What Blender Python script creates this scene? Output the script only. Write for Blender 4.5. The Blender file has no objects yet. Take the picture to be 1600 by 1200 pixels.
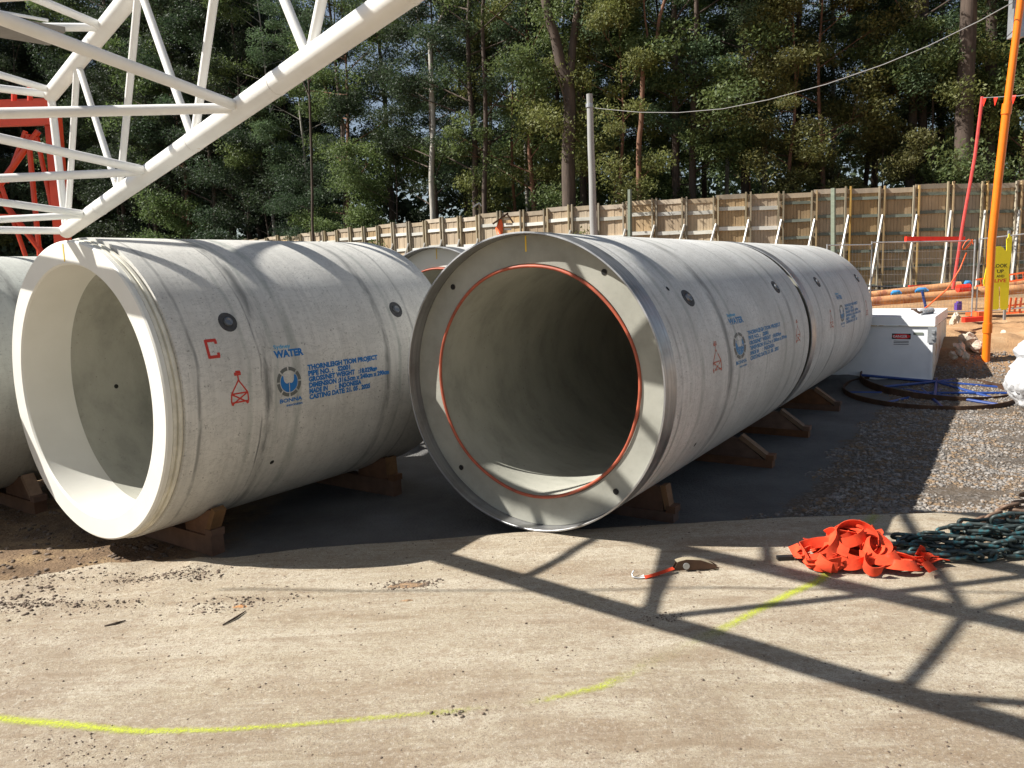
import bpy, math, random
import numpy as np
from mathutils import Vector, Matrix, noise
random.seed(7); rng = np.random.default_rng(7)
scene = bpy.context.scene
R_ = math.radians
# ------------------------------------------------------------------ camera, sky, sun
H = 2.51
p_, r_ = -.14176, -.035643
fwd = np.array([0, math.cos(p_), math.sin(p_)]); upv = np.array([0, -math.sin(p_), math.cos(p_)]); rtv = np.array([1., 0, 0])
cr, sr = math.cos(r_), math.sin(r_)
RT = cr*rtv + sr*upv; UP = -sr*rtv + cr*upv; FW = fwd
cam_d = bpy.data.cameras.new('camera'); cam = bpy.data.objects.new('camera', cam_d)
scene.collection.objects.link(cam); scene.camera = cam
cam_d.sensor_width = 36; cam_d.lens = 27.0; cam_d.clip_start = .05; cam_d.clip_end = 2000
cam.matrix_world = Matrix(((RT[0], UP[0], -FW[0], 0), (RT[1], UP[1], -FW[1], 0), (RT[2], UP[2], -FW[2], H), (0, 0, 0, 1)))
SUN = Vector((-1.007, -.053, 1.0)).normalized()
world = bpy.data.worlds.new('World'); scene.world = world; world.use_nodes = True
wn = world.node_tree; bg = wn.nodes['Background']
sky = wn.nodes.new('ShaderNodeTexSky'); sky.sky_type = 'NISHITA'; sky.sun_disc = False
sky.sun_elevation = math.asin(SUN.z); sky.sun_rotation = math.atan2(SUN.x, SUN.y)
sky.air_density = 1.0; sky.dust_density = .6; sky.ozone_density = 1.5
hsv = wn.nodes.new('ShaderNodeHueSaturation'); hsv.inputs['Saturation'].default_value = .72
wn.links.new(sky.outputs[0], hsv.inputs['Color']); wn.links.new(hsv.outputs[0], bg.inputs[0]); bg.inputs[1].default_value = .053
sun_d = bpy.data.lights.new('sun', 'SUN'); sun_d.energy = 5.0; sun_d.angle = R_(.53); sun_d.color = (1, .965, .90)
sun = bpy.data.objects.new('sun', sun_d); scene.collection.objects.link(sun)
sun.rotation_euler = SUN.to_track_quat('Z', 'Y').to_euler(); sun.location = (-30, 0, 40)
scene.view_settings.view_transform = 'Standard'; scene.view_settings.look = 'None'
scene.view_settings.exposure = .88; scene.view_settings.gamma = 1; scene.view_settings.use_curve_mapping = False
scene.render.engine = 'CYCLES'

# ------------------------------------------------------------------ helpers
def ray(px, py):
    d = RT*(px-800)/1200 + UP*(600-py)/1200 + FW
    return d/np.linalg.norm(d)
def aty(px, py, y):                     # world point seen at that pixel, y metres ahead
    d = ray(px, py); return Vector((0, 0, H)) + Vector(d*(y/d[1]))
def atz(px, py, z=0.):
    d = ray(px, py); return Vector((0, 0, H)) + Vector(d*((z-H)/d[2]))
col = scene.collection
class MB:
    def __init__(s): s.v = []; s.f = []; s.m = []; s.k = 0
    def add(s, vs, fs, mi=None):
        b = len(s.v); s.v += [tuple(v) for v in vs]; s.f += [tuple(b+i for i in f) for f in fs]
        s.m += [s.k if mi is None else mi]*len(fs)
    def box(s, c, size, rot=None):
        x, y, z = [a/2 for a in size]
        vs = [Vector((i*x, j*y, k*z)) for i in (-1, 1) for j in (-1, 1) for k in (-1, 1)]
        if rot is not None: vs = [rot @ v for v in vs]
        c = Vector(c); s.add([v+c for v in vs], [(0, 1, 3, 2), (4, 6, 7, 5), (0, 4, 5, 1), (2, 3, 7, 6), (0, 2, 6, 4), (1, 5, 7, 3)])
    def beam(s, a, b, w, h, up=Vector((0, 0, 1))):
        a = Vector(a); b = Vector(b); d = b-a; L = d.length; y = d/L
        x = y.cross(up); x = x.normalized() if x.length > 1e-4 else Vector((1, 0, 0)); z = x.cross(y)
        s.box((a+b)/2, (w, L, h), Matrix((x, y, z)).transposed())
    def tube(s, pts, r, n=10, closed=False, caps=True):
        pts = [Vector(p) for p in pts]; N = len(pts); rs = r if isinstance(r, (list, tuple)) else [r]*N
        u = None; vs = []
        for i, p in enumerate(pts):
            if closed: t = pts[(i+1) % N]-pts[i-1]
            else: t = pts[min(i+1, N-1)]-pts[max(i-1, 0)]
            t.normalize()
            if u is None:
                u = t.cross(Vector((0, 0, 1)));
                if u.length < 1e-3: u = t.cross(Vector((1, 0, 0)))
            u = (u - t*u.dot(t)).normalized(); w = t.cross(u)
            for k in range(n):
                a = 2*math.pi*k/n; vs.append(p + (u*math.cos(a)+w*math.sin(a))*rs[i])
        fs = []
        for i in range(N if closed else N-1):
            j = (i+1) % N
            for k in range(n): k2 = (k+1) % n; fs.append((i*n+k, j*n+k, j*n+k2, i*n+k2))
        if caps and not closed: fs.append(tuple(range(n))[::-1]); fs.append(tuple((N-1)*n+k for k in range(n)))
        s.add(vs, fs)
    def lathe(s, prof, n=96, closed=True, mats=None, a0=0, a1=2*math.pi, wob=0):   # prof: (r, y) about local Y
        full = abs(a1-a0-2*math.pi) < 1e-6; cnt = n if full else n+1
        vs = [];
        for k in range(cnt):
            a = a0+(a1-a0)*k/n
            for (r, y) in prof: vs.append((r*math.cos(a), y, r*math.sin(a)))
        P = len(prof); b = len(s.v); s.v += vs
        for k in range(n):
            k2 = (k+1) % cnt
            for i in range(P if closed else P-1):
                j = (i+1) % P
                s.f.append((b+k*P+i, b+k*P+j, b+k2*P+j, b+k2*P+i)); s.m.append(mats[i] if mats else s.k)
    def ribbon(s, pts, nrm, w, th=.004):
        vs = []
        for i, p in enumerate(pts):
            p = Vector(p); t = (Vector(pts[min(i+1, len(pts)-1)])-Vector(pts[max(i-1, 0)])).normalized()
            sd = Vector(nrm[i]).cross(t).normalized(); nn = t.cross(sd)
            for a, b in ((-1, -1), (1, -1), (1, 1), (-1, 1)): vs.append(p+sd*a*w/2+nn*b*th/2)
        fs = []
        for i in range(len(pts)-1):
            for k in range(4): k2 = (k+1) % 4; fs.append((i*4+k, i*4+k2, i*4+4+k2, i*4+4+k))
        fs += [(0, 1, 2, 3), tuple(4*(len(pts)-1)+k for k in (3, 2, 1, 0))]
        s.add(vs, fs)
    def build(s, name, mats, parent=None, smooth=False, loc=None):
        me = bpy.data.meshes.new(name); me.from_pydata([tuple(v) for v in s.v], [], s.f); me.update()
        mats = mats if isinstance(mats, (list, tuple)) else [mats]
        for m in mats: me.materials.append(m)
        if len(mats) > 1: me.polygons.foreach_set('material_index', s.m)
        if smooth: smooth_(me, smooth)
        o = bpy.data.objects.new(name, me); col.objects.link(o)
        if parent: o.parent = parent
        if loc is not None: o.location = loc
        return o
def smooth_(me, ang):
    me.polygons.foreach_set('use_smooth', [True]*len(me.polygons))
    if ang is not True:
        try: me.set_sharp_from_angle(angle=R_(ang))
        except Exception: pass
def tag(o, label=None, cat=None, group=None, kind=None):
    if label: o['label'] = label
    if cat: o['category'] = cat
    if group: o['group'] = group
    if kind: o['kind'] = kind
    return o
def empty(name, loc, rz=0, label=None, cat=None, group=None):
    o = bpy.data.objects.new(name, None); col.objects.link(o); o.location = loc; o.rotation_euler = (0, 0, rz)
    o.empty_display_size = .2; return tag(o, label, cat, group)
def copy_tree(o, parent=None):
    c = o.copy(); col.objects.link(c)
    if parent: c.parent = parent
    for ch in list(o.children): copy_tree(ch, c)
    return c
def share(o, parent=None, loc=None, rot=None, scale=None):
    c = o.copy(); col.objects.link(c)
    if parent: c.parent = parent
    if loc is not None: c.location = loc
    if rot is not None: c.rotation_euler = rot
    if scale is not None: c.scale = scale
    return c
def smst(a, b, x):
    t = min(1, max(0, (x-a)/(b-a))); return t*t*(3-2*t)
def nz(x, y, z=0.): return noise.noise(Vector((x, y, z)))

# ------------------------------------------------------------------ materials
class NT:
    def __init__(s, name, rough=.8, metal=0.):
        s.m = bpy.data.materials.new(name); s.m.use_nodes = True; s.t = s.m.node_tree; s.b = s.t.nodes['Principled BSDF']
        s.b.inputs['Roughness'].default_value = rough; s.b.inputs['Metallic'].default_value = metal
        s.out = s.t.nodes['Material Output']; s.co = s.n('ShaderNodeTexCoord')
    def n(s, ty, **k):
        o = s.t.nodes.new(ty)
        for a, b in k.items(): setattr(o, a, b)
        return o
    def l(s, a, b): s.t.links.new(a, b)
    def put(s, sock, v):
        if isinstance(v, bpy.types.NodeSocket): s.l(v, sock)
        elif v is not None:
            if hasattr(sock.default_value, '__len__') and not hasattr(v, '__len__'): v = (v,)*len(sock.default_value)
            sock.default_value = tuple(v)+((1,) if len(getattr(sock, 'default_value', ())) == 4 and len(v) == 3 else ()) if hasattr(v, '__len__') else v
    def map(s, scale=(1, 1, 1), src=None, loc=(0, 0, 0)):
        m = s.n('ShaderNodeMapping'); s.l(src or s.co.outputs['Object'], m.inputs[0]); m.inputs['Scale'].default_value = scale; m.inputs['Location'].default_value = loc
        return m.outputs[0]
    def noise(s, scale, detail=4, rough=.6, vec=None, dist=0):
        o = s.n('ShaderNodeTexNoise'); o.inputs['Scale'].default_value = scale; o.inputs['Detail'].default_value = detail
        o.inputs['Roughness'].default_value = rough; o.inputs['Distortion'].default_value = dist
        s.l(vec or s.co.outputs['Object'], o.inputs['Vector']); return o.outputs[0]
    def vor(s, scale, vec=None, feature='F1', out=0):
        o = s.n('ShaderNodeTexVoronoi', feature=feature); o.inputs['Scale'].default_value = scale
        s.l(vec or s.co.outputs['Object'], o.inputs['Vector']); return o.outputs[out]
    def ramp(s, v, stops, interp='LINEAR'):
        r = s.n('ShaderNodeValToRGB'); s.l(v, r.inputs[0]); e = r.color_ramp; e.interpolation = interp
        while len(e.elements) < len(stops): e.elements.new(.5)
        for el, (p, c) in zip(e.elements, stops):
            el.position = p; c = (c, c, c) if not hasattr(c, '__len__') else c; el.color = tuple(c)+(1,)
        return r.outputs[0]
    def mix(s, f, a, b, mode='MIX'):
        m = s.n('ShaderNodeMix', data_type='RGBA', blend_type=mode); s.put(m.inputs[0], f); s.put(m.inputs[6], a); s.put(m.inputs[7], b); return m.outputs[2]
    def math(s, op, a, b=None, c=None, clamp=False):
        m = s.n('ShaderNodeMath', operation=op, use_clamp=clamp)
        for i, v in enumerate((a, b, c)):
            if v is None: continue
            if isinstance(v, bpy.types.NodeSocket): s.l(v, m.inputs[i])
            else: m.inputs[i].default_value = v
        return m.outputs[0]
    def sep(s, src=None):
        o = s.n('ShaderNodeSeparateXYZ'); s.l(src or s.co.outputs['Object'], o.inputs[0]); return o.outputs
    def color(s, c): s.put(s.b.inputs['Base Color'], c)
    def bump(s, h, strength=.4, dist=.01, prev=None):
        b = s.n('ShaderNodeBump'); b.inputs['Strength'].default_value = strength; b.inputs['Distance'].default_value = dist
        s.l(h, b.inputs['Height'])
        if prev: s.l(prev, b.inputs['Normal'])
        s.l(b.outputs[0], s.b.inputs['Normal']); return b.outputs[0]
def simple(name, c, rough=.6, metal=0., var=.12, sc=6., bump=0., rust=None, rs=3, rt=.62):
    t = NT(name, rough, metal)
    n = t.noise(sc, 5); d = tuple(a*(1-var) for a in c); l = tuple(min(1, a*(1+var)) for a in c)
    cc = t.ramp(n, [(.3, d), (.7, l)])
    if rust: cc = t.mix(t.ramp(t.noise(rs, 7, .7), [(rt, 0.), (rt+.06, 1.)]), cc, rust)
    t.color(cc)
    if bump: t.bump(t.noise(sc*8, 4), .5, bump)
    return t.m

def concrete_pipe(name, base, bands, seed, stain=.5):
    t = NT(name, .72); X, Y, Z = t.sep()
    circ = t.map((.9, 14, .9), loc=(seed, seed*2, 0))               # runs round the barrel
    circf = t.map((2.5, 60, 2.5), loc=(seed, 0, 3))
    big = t.noise(1.3, 5, .6, t.map(loc=(seed*3, 0, 0)))
    n1 = t.noise(1, 5, .6, circ); n2 = t.noise(1, 4, .6, circf)
    b0 = tuple(a*.80 for a in base); b1 = tuple(min(1, a*1.12) for a in base)
    c = t.ramp(big, [(.3, b0), (.7, b1)])
    c = t.mix(t.ramp(n1, [(.46, 0.), (.75, .55*stain)]), c, (.19, .19, .175))
    c = t.mix(t.ramp(n2, [(.5, 0.), (.8, .45*stain)]), c, (.24, .235, .215))
    c = t.mix(t.ramp(t.noise(2.2, 6, .7, t.map(loc=(9, seed, 1))), [(.58, 0.), (.72, .35)]), c, (.66, .65, .61))
    wob = t.math('MULTIPLY', t.math('SUBTRACT', t.noise(1.3, 2, .5, t.map((1, .05, 1), loc=(seed, 4, 4))), .5), .12)
    YY = t.math('ADD', Y, wob)
    for (y0, w, s, sh) in bands:                                     # mould joints and tape marks left round the barrel
        d = t.math('ABSOLUTE', t.math('SUBTRACT', YY, y0))
        m = t.math('SUBTRACT', 1., t.math('DIVIDE', d, w), clamp=True)
        m = t.math('MULTIPLY', t.math('POWER', m, .5), t.ramp(t.noise(1.6, 4, .65, t.map((1.4, 5, 1.4), loc=(y0*7, seed, y0))), [(.36, 0.), (.56, s)]))
        c = t.mix(m, c, sh)
    sp = t.noise(34, 4, .6); c = t.mix(t.ramp(sp, [(.31, .75), (.37, 0.)]), c, (.13, .125, .11))
    dr = t.noise(5, 8, .8, t.map((1, 1.3, 1), loc=(seed, 1, 6))); c = t.mix(t.ramp(dr, [(.58, 0.), (.68, .5)]), c, (.27, .26, .235))
    scr = t.noise(3.5, 8, .75, t.map((1.2, 1, 2.4), loc=(seed, 8, 8)), 1.2)
    c = t.mix(t.ramp(scr, [(.485, 0.), (.4975, .55), (.5025, .55), (.515, 0.)]), c, (.27, .26, .24))
    c = t.mix(t.ramp(t.noise(.9, 3), [(.35, .0), (.7, .5)]), c, (.50, .49, .45))
    t.color(c); t.b.inputs['Roughness'].default_value = .62
    t.bump(t.noise(90, 4), .25, .003, t.bump(n1, .25, .012))
    return t.m
DK = (.10, .105, .10); GN = (.24, .27, .235); PL = (.5, .5, .47)
M = {}
M['pipeB'] = concrete_pipe('cast_concrete_grey', (.68, .66, .61), [(.30, .02, .7, DK), (1.02, .06, .9, DK), (1.12, .035, .6, GN), (1.36, .06, .7, GN), (.82, .03, .5, GN), (2.62, .05, .85, DK), (2.82, .03, .6, GN), (3.1, .02, .6, DK), (.95, .012, .9, (.08, .08, .08))], 1.0)
M['pipeA'] = concrete_pipe('cast_concrete_silver', (.67, .66, .63), [(.40, .03, .6, DK), (.62, .05, .5, GN), (.95, .06, .55, GN), (1.8, .10, .85, DK), (2.1, .05, .6, GN), (3.2, .03, .5, GN), (4.1, .06, .7, GN), (4.55, .08, .7, DK), (5.1, .03, .6, DK)], 4.0)
M['pipeC'] = concrete_pipe('cast_concrete_far', (.66, .655, .63), [(.7, .05, .6, DK), (1.7, .09, .8, DK), (3.4, .05, .7, DK), (4.6, .06, .7, DK)], 7.3)
M['pipeD'] = concrete_pipe('cast_concrete_greenish', (.50, .52, .475), [(.9, .05, .8, DK), (1.6, .08, .8, DK), (2.6, .05, .7, DK)], 2.2)
def bore_mat():
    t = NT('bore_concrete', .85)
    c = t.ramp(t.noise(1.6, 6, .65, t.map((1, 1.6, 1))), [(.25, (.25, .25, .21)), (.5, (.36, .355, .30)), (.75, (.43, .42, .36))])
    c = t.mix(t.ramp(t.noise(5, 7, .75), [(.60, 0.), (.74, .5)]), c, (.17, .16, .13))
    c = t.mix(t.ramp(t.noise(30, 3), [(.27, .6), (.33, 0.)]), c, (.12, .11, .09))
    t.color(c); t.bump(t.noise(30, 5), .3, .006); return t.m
M['bore'] = bore_mat()
def paint_end():
    t = NT('cream_white_epoxy_paint', .5)
    c = t.ramp(t.noise(2, 5), [(.3, (.68, .665, .60)), (.7, (.74, .725, .665))])
    X, Y, Z = t.sep()
    low = t.math('MULTIPLY', t.ramp(t.math('SUBTRACT', -.55, Z), [(.2, 0.), (.5, 1.)]), t.ramp(t.noise(7, 6, .7), [(.5, 0.), (.62, .75)]))
    c = t.mix(low, c, (.52, .43, .31))
    t.color(c); t.bump(t.noise(60, 4), .2, .002); return t.m
M['cream'] = paint_end()
M['cream2'] = simple('cream_yellow_seal_band', (.68, .65, .55), .55, var=.2)
def steel_collar():
    t = NT('galvanised_steel_collar', .38, .85)
    n = t.noise(1, 5, .6, t.map((1.2, 30, 1.2)))
    c = t.ramp(n, [(.3, (.30, .30, .31)), (.7, (.50, .50, .50))])
    c = t.mix(t.ramp(t.noise(3, 6, .7), [(.5, 0.), (.7, .6)]), c, (.24, .23, .21))
    t.color(c); t.l(t.ramp(t.noise(4, 5), [(.3, .28), (.7, .55)]), t.b.inputs['Roughness'])
    t.bump(t.noise(50, 3), .15, .002); return t.m
M['steel'] = steel_collar()
def face_mat():
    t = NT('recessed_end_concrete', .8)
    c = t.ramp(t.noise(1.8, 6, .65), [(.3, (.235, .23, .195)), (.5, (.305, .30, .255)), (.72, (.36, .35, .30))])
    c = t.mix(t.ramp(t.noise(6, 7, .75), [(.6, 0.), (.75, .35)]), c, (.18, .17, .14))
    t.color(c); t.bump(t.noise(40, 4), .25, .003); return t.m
M['face'] = face_mat()
M['seal'] = simple('orange_red_rubber_seal', (.36, .075, .035), .55, var=.3)
M['hole'] = simple('hole_shade_black', (.012, .011, .01), .9)
M['holerim'] = simple('rusty_hole_rim', (.12, .035, .025), .8)
M['button'] = simple('anchor_button_steel', (.22, .23, .24), .35, .7)
M['recess'] = simple('anchor_recess_dark', (.05, .05, .05), .7, var=.4, sc=20)
def paint_worn(name, c, thr=.36):
    t = NT(name, .6); t.color(c)
    tr = t.n('ShaderNodeBsdfTransparent'); mx = t.n('ShaderNodeMixShader')
    t.l(t.ramp(t.noise(26, 5, .7), [(thr-.04, 0.), (thr+.05, 1.)]), mx.inputs[0])
    t.l(tr.outputs[0], mx.inputs[1]); t.l(t.b.outputs[0], mx.inputs[2]); t.l(mx.outputs[0], t.out.inputs[0]); return t.m
M['blue'] = paint_worn('stencil_blue', (.010, .16, .46), .31)
M['blue_faded'] = paint_worn('stencil_blue_faded', (.05, .22, .45), .42)
M['cyan'] = paint_worn('stencil_light_blue', (.10, .38, .62), .34)
M['red'] = paint_worn('stencil_red', (.52, .035, .02), .34)
M['red_faded'] = paint_worn('stencil_red_faded', (.50, .12, .07), .47)
M['graylogo'] = paint_worn('stencil_grey', (.13, .135, .125), .34)
M['yellowmark'] = paint_worn('crayon_yellow', (.80, .52, .03), .30)
def timber(name, c, var=.35, sc=(3, 3, 30)):
    t = NT(name, .8)
    n = t.noise(1, 6, .65, t.map(sc)); c0 = tuple(a*(1-var) for a in c); c1 = tuple(a*(1+var*.6) for a in c)
    cc = t.ramp(n, [(.3, c0), (.7, c1)])
    cc = t.mix(t.ramp(t.noise(1.1, 4), [(.4, 0.), (.7, .5)]), cc, tuple(a*.72 for a in c))
    oi = t.n('ShaderNodeObjectInfo'); hv = t.n('ShaderNodeHueSaturation'); t.l(cc, hv.inputs['Color']); t.l(t.math('ADD', .66, t.math('MULTIPLY', oi.outputs['Random'], .5)), hv.inputs['Value']); t.l(t.math('ADD', .75, t.math('MULTIPLY', t.math('FRACT', t.math('MULTIPLY', oi.outputs['Random'], 7.3)), .4)), hv.inputs['Saturation'])
    t.color(hv.outputs[0]); t.bump(n, .4, .004); return t.m
M['chock'] = timber('chock_timber', (.19, .09, .045), sc=(6, 6, 6))
M['chock_end'] = timber('chock_timber_pale', (.27, .155, .08), sc=(6, 6, 6))
def slab_mat():
    t = NT('dusty_yard_concrete', .88)
    c = t.ramp(t.noise(.55, 5, .6), [(.3, (.27, .222, .15)), (.55, (.36, .308, .22)), (.75, (.42, .372, .28))])
    st = t.noise(1, 6, .62, t.map((.45, 2.6, 1)))
    c = t.mix(t.ramp(st, [(.42, .0), (.62, .75)]), c, (.47, .425, .335))
    c = t.mix(t.ramp(t.noise(.8, 7, .7, t.map((.5, 1.3, 1), loc=(3, 1, 0))), [(.5, 0.), (.68, .8)]), c, (.19, .125, .07))
    c = t.mix(t.ramp(t.noise(3.3, 8, .75, t.map((.8, 1.5, 1), loc=(1, 7, 0))), [(.54, 0.), (.70, .7)]), c, (.215, .15, .09))
    X, Y, Z = t.sep()
    lf = t.math('MULTIPLY', t.ramp(t.math('MULTIPLY', X, -.2), [(.30, 0.), (.75, 1.)]), t.ramp(t.noise(1.7, 7, .7, t.map(loc=(5, 5, 5))), [(.38, 0.), (.6, .85)]))
    c = t.mix(lf, c, (.25, .19, .13))
    nearl = t.math('MULTIPLY', t.ramp(t.math('SUBTRACT', 5.2, Y), [(.1, 0.), (1., .8)]), t.ramp(t.noise(2.3, 8, .75, t.map(loc=(2, 5, 5))), [(.44, 0.), (.64, .85)]))
    c = t.mix(nearl, c, (.18, .125, .075))
    c = t.mix(t.ramp(t.noise(70, 4, .7), [(.40, .8), (.46, 0.)]), c, (.15, .11, .08))
    c = t.mix(t.ramp(t.noise(38, 6, .85, t.map(loc=(3, 6, 1))), [(.36, .6), (.47, 0.)]), c, (.20, .155, .11))
    c = t.mix(t.ramp(t.noise(30, 6, .85, t.map(loc=(8, 6, 1))), [(.52, 0.), (.66, .6)]), c, (.56, .52, .44))
    c = t.mix(t.ramp(t.noise(55, 3, .7, t.map(loc=(7, 7, 7))), [(.62, 0.), (.72, .55)]), c, (.66, .62, .56))
    c = t.mix(t.ramp(t.noise(16, 6, .75), [(.35, .35), (.5, 0.)]), c, (.24, .19, .14))
    # faint wheel scuffs and dust drifts
    sc = t.noise(1, 7, .7, t.map((.5, 9, 1), loc=(4, 2, 0)), .6); c = t.mix(t.math('MULTIPLY', t.ramp(sc, [(.52, 0.), (.68, .6)]), t.ramp(t.noise(.7, 3), [(.4, 0.), (.6, 1.)])), c, (.49, .45, .365))
    sd = t.noise(1, 7, .7, t.map((.8, 5, 1), loc=(9, 2, 0)), .6); c = t.mix(t.math('MULTIPLY', t.ramp(sd, [(.52, 0.), (.66, .7)]), t.ramp(t.noise(.9, 3, .5, t.map(loc=(3, 3, 3))), [(.42, 0.), (.6, 1.)])), c, (.20, .145, .09))
    bl = t.noise(9, 8, .8, t.map((1, 1.6, 1), loc=(2, 9, 0))); c = t.mix(t.ramp(bl, [(.52, 0.), (.62, .6)]), c, (.20, .14, .085))
    c = t.mix(t.ramp(t.noise(240, 3, .7), [(.42, .6), (.50, 0.)]), c, (.15, .115, .085))
    c = t.mix(1., c, (1.30, 1.29, 1.27), 'MULTIPLY')
    t.color(c)
    t.bump(t.noise(120, 4, .7), .75, .008, t.bump(t.noise(26, 8, .8), .8, .018, t.bump(st, .5, .03)))
    return t.m
M['slab'] = slab_mat()
EA = (math.cos(.5854), -math.sin(.5854))
def terrain_mat():
    t = NT('yard_earth_and_gravel', .92); X, Y, Z = t.sep()
    grav = t.ramp(t.vor(34, out=1), [(0., (.045, .035, .028)), (.45, (.10, .08, .06)), (.8, (.19, .165, .14)), (1., (.34, .32, .30))])
    grav = t.mix(t.ramp(t.noise(1.1, 6, .7), [(.42, 0.), (.62, .8)]), grav, (.13, .09, .055))
    mud = t.ramp(t.noise(2.5, 8, .75), [(.3, (.09, .055, .028)), (.5, (.19, .12, .065)), (.7, (.36, .25, .13))])
    clay = t.ramp(t.noise(1.6, 8, .7), [(.3, (.30, .16, .07)), (.55, (.46, .27, .13)), (.75, (.50, .36, .22))])
    pad = t.ramp(t.noise(1., 7, .65), [(.3, (.085, .083, .078)), (.7, (.165, .162, .157))])
    pp = t.math('ADD', t.math('MULTIPLY', X, EA[0]), t.math('MULTIPLY', Y, EA[1]))
    pp = t.math('SUBTRACT', pp, .106*EA[0]+7.317*EA[1])
    wob = t.math('MULTIPLY', t.math('SUBTRACT', t.noise(1.1, 7, .75), .5), 1.3)
    m1 = t.ramp(t.math('ADD', t.math('SUBTRACT', pp, 1.95-.5), wob), [(.47, 0.), (.55, 1.)])
    c = t.mix(m1, pad, grav)
    m2 = t.ramp(t.math('MULTIPLY', t.math('SUBTRACT', t.math('MULTIPLY', X, -1.), t.math('ADD', 2.8, wob)), 1.), [(.0, 0.), (.5, 1.)])
    c = t.mix(m2, c, mud)
    m3 = t.ramp(t.math('ADD', t.math('MULTIPLY', t.math('ADD', t.math('SUBTRACT', Y, 15.7), t.math('MULTIPLY', t.math('SUBTRACT', X, 9.), .45)), .3), t.math('MULTIPLY', wob, .5)), [(.0, 0.), (.45, 1.)])
    c = t.mix(m3, c, clay)
    far = t.ramp(t.math('MULTIPLY', t.math('SUBTRACT', Y, 27), .3), [(.0, 0.), (.9, 1.)])
    c = t.mix(far, c, (.09, .075, .05))
    t.color(c); t.bump(t.noise(30, 6, .75), .9, .03, t.bump(t.vor(34), .6, .02)); return t.m
M['terrain'] = terrain_mat()
M['stone'] = simple('grey_crushed_stone', (.22, .20, .18), .9, var=.7, sc=14, rust=(.22, .15, .09), rs=6, rt=.5)
M['stone_dark'] = simple('dark_brown_stone_crumbs', (.15, .11, .08), .9, var=.6, sc=9)
M['rock'] = simple('pale_sandstone', (.50, .42, .33), .9, var=.25, sc=4, bump=.01)
M['white'] = simple('white_crane_paint', (.80, .79, .755), .35, var=.05, sc=3, rust=(.50, .36, .24), rs=5, rt=.67)
M['redpaint'] = simple('red_crane_paint', (.62, .055, .015), .4, var=.2, sc=3)
M['grate'] = simple('grey_walkway_steel', (.22, .21, .19), .6, .4)
M['rope'] = simple('steel_rope', (.10, .10, .10), .5, .5)
M['boxwhite'] = simple('white_cabinet_paint', (.80, .81, .82), .38, var=.05, sc=2, rust=(.55, .42, .26), rs=2.5, rt=.72)
M['boxside'] = simple('white_cabinet_paint_muddy', (.74, .71, .62), .5, var=.1, sc=2, rust=(.50, .36, .20), rs=2.2, rt=.52)
M['galv'] = simple('galvanised_steel', (.42, .43, .44), .42, .6, var=.2)
M['orange'] = simple('orange_plastic_pipe', (.90, .20, .01), .35, var=.05)
M['orange2'] = simple('orange_net_plastic', (.80, .13, .03), .5)
M['redpole'] = simple('faded_red_pole_paint', (.55, .06, .05), .5, var=.2)
M['redbar'] = simple('bright_red_plastic', (.85, .035, .015), .45)
M['yellow'] = simple('bright_yellow_signboard', (.88, .74, .02), .5, var=.03)
M['black'] = simple('black_print', (.012, .012, .012), .5)
M['redprint'] = simple('red_print', (.70, .02, .02), .5)
M['bluep'] = simple('blue_steel_paint', (.012, .045, .20), .45, var=.2)
M['bluecap'] = simple('light_blue_plastic', (.04, .28, .62), .5)
M['purple'] = simple('purple_plastic', (.12, .06, .35), .5)
M['rust'] = simple('rusty_brown_steel', (.085, .045, .026), .7, .3, var=.45, sc=5)
M['logpipe'] = simple('ochre_muddy_pipe', (.50, .25, .11), .7, var=.35, sc=3, rust=(.33, .12, .06), rs=2, rt=.58)
M['concpole'] = timber('weathered_grey_pole', (.33, .33, .32), .2, (9, 9, 1))
M['cable'] = simple('grey_cable', (.24, .235, .23), .6)
M['webbing'] = simple('orange_lifting_webbing', (.72, .06, .015), .9, var=.3, sc=10, bump=.003, rust=(.42, .10, .05), rs=5, rt=.6)
M['chain_teal'] = simple('teal_black_chain', (.045, .06, .058), .5, .4, var=.7, sc=12, rust=(.04, .15, .17), rs=10, rt=.56)
M['chain_rust'] = simple('rusty_chain', (.20, .13, .09), .65, .4, var=.5, sc=12)
M['wrap'] = simple('white_plastic_wrap', (.60, .60, .61), .3, var=.06, sc=6, bump=.01)
M['board'] = timber('hoarding_board', (.46, .33, .19), .25, (4, 4, .7))
M['board2'] = timber('hoarding_board_weathered', (.45, .36, .25), .25, (4, 4, .7))
M['rail_w'] = timber('pale_grey_rail', (.68, .66, .58), .2, (2, 2, 8))
M['rail_g'] = timber('green_treated_rail', (.19, .22, .17), .25, (2, 2, 8))
M['post'] = timber('hoarding_post', (.36, .30, .20), .3, (8, 8, 1))
M['post_y'] = timber('yellow_pine_post', (.55, .36, .13), .2, (8, 8, 1))
M['brace'] = simple('pale_galvanised_brace', (.46, .44, .40), .45, .2)
def bark(name, c):
    t = NT(name, .9); n = t.noise(1, 6, .7, t.map((5, 5, 1.1)))
    t.color(t.ramp(n, [(.3, tuple(a*.5 for a in c)), (.7, tuple(min(1, a*1.3) for a in c))])); t.bump(n, .6, .03); return t.m
M['bark_d'] = bark('dark_stringy_bark', (.085, .06, .045)); M['bark_p'] = bark('pale_smooth_bark', (.42, .39, .34)); M['bark_r'] = bark('reddish_bark', (.20, .10, .06))
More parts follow.
